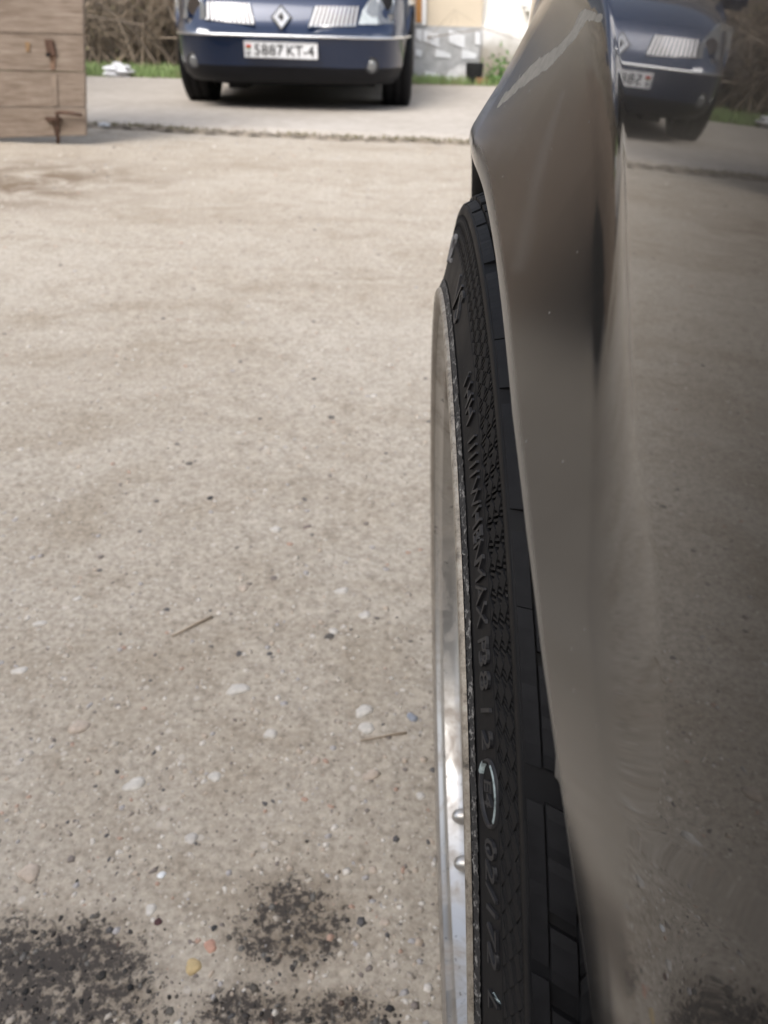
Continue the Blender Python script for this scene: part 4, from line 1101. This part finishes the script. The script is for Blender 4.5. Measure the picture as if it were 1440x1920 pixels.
# ------------------------------------------------------------------ wall and bare shrubs behind the left side
wb = MB().box((-4.6, 11.0, 1.75), (9.6, .2, 3.6), None, .01).build('boundary_wall', M_wallback, origin=(-4.6, 11.0, 0)); tag(wb, 'dark stained boundary wall behind the bare shrubs', 'wall')
def shrub(x, y, h, n, label, mats):
    e = empty('bare_shrub', (x, y, .01)); tag(e, label, 'shrub', 'bare shrubs along the back wall')
    for bi, (mat, cnt) in enumerate(mats):
        V = []; T = []
        def seg(p, q, r0, r1):
            d = q-p; L = np.linalg.norm(d); d = d/L; a = np.cross(d, [.3, .5, .8]); a /= np.linalg.norm(a); b_ = np.cross(d, a); k = len(V)
            for P_, rr in ((p, r0), (q, r1)):
                for t_ in (0, 2.09, 4.19): V.append(P_+rr*(math.cos(t_)*a+math.sin(t_)*b_))
            for i in range(3): j = (i+1) % 3; T.append((k+i, k+j, k+3+j, k+3+i))
        for _ in range(cnt):
            p = np.array([x+rng.normal(0, .55), y+rng.normal(0, .22), .0]); d = np.array([rng.normal(0, .6), rng.normal(0, .25), 1.0]); r0 = rng.uniform(.006, .02)
            for st in range(5):
                q = p+d/np.linalg.norm(d)*h*rng.uniform(.14, .26); q[1] = min(q[1], 10.85); seg(p, q, r0, r0*.75)
                if rng.uniform() < .9:
                    for _s in range(3):
                        e1 = q+np.array([rng.normal(0, .22), rng.normal(0, .12), rng.normal(.05, .2)]); e1[2] = max(e1[2], .02); e1[1] = min(e1[1], 10.85); seg(q, e1, r0*.4, r0*.2)
                        e2 = e1+np.array([rng.normal(0, .14), rng.normal(0, .1), rng.normal(0, .14)]); e2[2] = max(e2[2], .02); e2[1] = min(e2[1], 10.85); seg(e1, e2, r0*.22, r0*.1)
                d = d+np.array([rng.normal(0, .45), rng.normal(0, .25), rng.normal(-.25, .3)]); p = q; r0 *= .75
        inv = np.array([x, y, .01])
        o = bpy.data.objects.new('branches', mk_np('branches', np.array(V)-inv, np.array(T), mat)); link(o, e, WM[e.name])
    V = []; T = []
    for _ in range(n):
        p = np.array([rng.normal(0, .6), rng.normal(0, .25), abs(rng.normal(.4, .35))*h]); p[1] = min(p[1], 10.85-y); d1 = rng.normal(0, 1, 3); d1 /= np.linalg.norm(d1); d2 = np.cross(d1, rng.normal(0, 1, 3)); d2 /= np.linalg.norm(d2)
        b = len(V); l_ = rng.uniform(.015, .04); V += [p-d1*l_, p+d2*l_*.5, p+d1*l_, p-d2*l_*.5]; T.append((b, b+1, b+2, b+3))
    o = bpy.data.objects.new('leaves', mk_np('leaves', np.array(V), np.array(T), M_leaf)); link(o, e, WM[e.name]); tag(o, kind='stuff')
labs = ['bare brown shrub hidden partly behind the plank gate', 'tangled bare shrub between the plank gate and the blue car', 'bare shrub with faded leaves directly behind the left side of the blue car',
        'bare shrub behind the middle of the blue car', 'bare shrub hidden behind the plank gate, farthest left', 'bare shrub at the far left end of the boundary wall']
for i, x in enumerate((-3.75, -2.95, -2.1, -1.1, -4.9, -6.2)):
    shrub(x, 10.45, 2.5, 260, labs[i], [(M_twig, 34), (M_twig_dark, 22)])
# litter on the grass
def crumple(name, label, c, s, mat, cat):
    bm = bmesh.new(); bmesh.ops.create_icosphere(bm, subdivisions=3, radius=1)
    for v in bm.verts:
        k = 1+.35*math.sin(4*v.co.x+1)*math.sin(5*v.co.y+2)+.25*math.sin(9*v.co.z+3*v.co.x)
        v.co = Vector((v.co.x*s[0]*k, v.co.y*s[1]*k, v.co.z*s[2]*k))
    me = bpy.data.meshes.new(name); bm.to_mesh(me); bm.free(); me.materials.append(mat)
    o = obj(name, me, None, Matrix.Translation(Vector((c[0], c[1], s[2]*.8+.02)))); tag(o, label, cat)
c = ground(222, 137, .05); crumple('plastic_bag', 'crumpled white plastic bag on the grass by the back wall', c, (.13, .09, .06), simple('white_plastic', (.78, .79, .80), .4, var=.05), 'bag')
c = ground(218, 127, .09); crumple('bottle_scrap', 'teal scrap of packaging behind the white plastic bag', c, (.10, .05, .035), simple('teal_plastic', (.06, .20, .16), .4, var=.1), 'scrap')
c = ground(195, 234, .03); crumple('paper_scrap', 'small white scrap caught on the edge of the concrete by the gate', c, (.03, .02, .012), M_plate, 'scrap')

# ------------------------------------------------------------------ unseen blocker added behind the camera to darken the near ground
gw = empty('blocker', (-.6, -3.0, 0)); tag(gw, 'unseen added garage behind the camera with a flat roof, facing the yard', 'blocker')
MB().box((-.6, -5.0, 2.2), (15.0, 4.0, 4.5), None, .01).build('wall', simple('blocker_surface', (.085, .08, .074), .9, var=.3, scale=10, bmp=.4), gw)
MB().box((-.6, -4.9, 4.54), (15.6, 4.8, .16), None, .02).build('roof', M_roof, gw)
for k, x in enumerate((-5.6, -2.6, .4, 3.4)):
    MB().box((x, -2.99, 1.15), (2.4, .06, 2.3), None, .01).build('blocker_panel', simple('blocker_panel_paint', (.05, .045, .04), .7), gw)

# ------------------------------------------------------------------ wall added out of frame on the left, for its dark fender reflection
sw2 = MB().box((-4.3, 4.9, 1.2), (.3, 7.0, 2.4), None, .01).build('added_dark_wall', simple('added_wall_surface', (.085, .078, .07), .9, var=.35, scale=9, bmp=.4), origin=(-4.3, 4.9, 0)); tag(sw2, 'unseen dark wall added left of the yard for its reflection in the fender', 'wall')
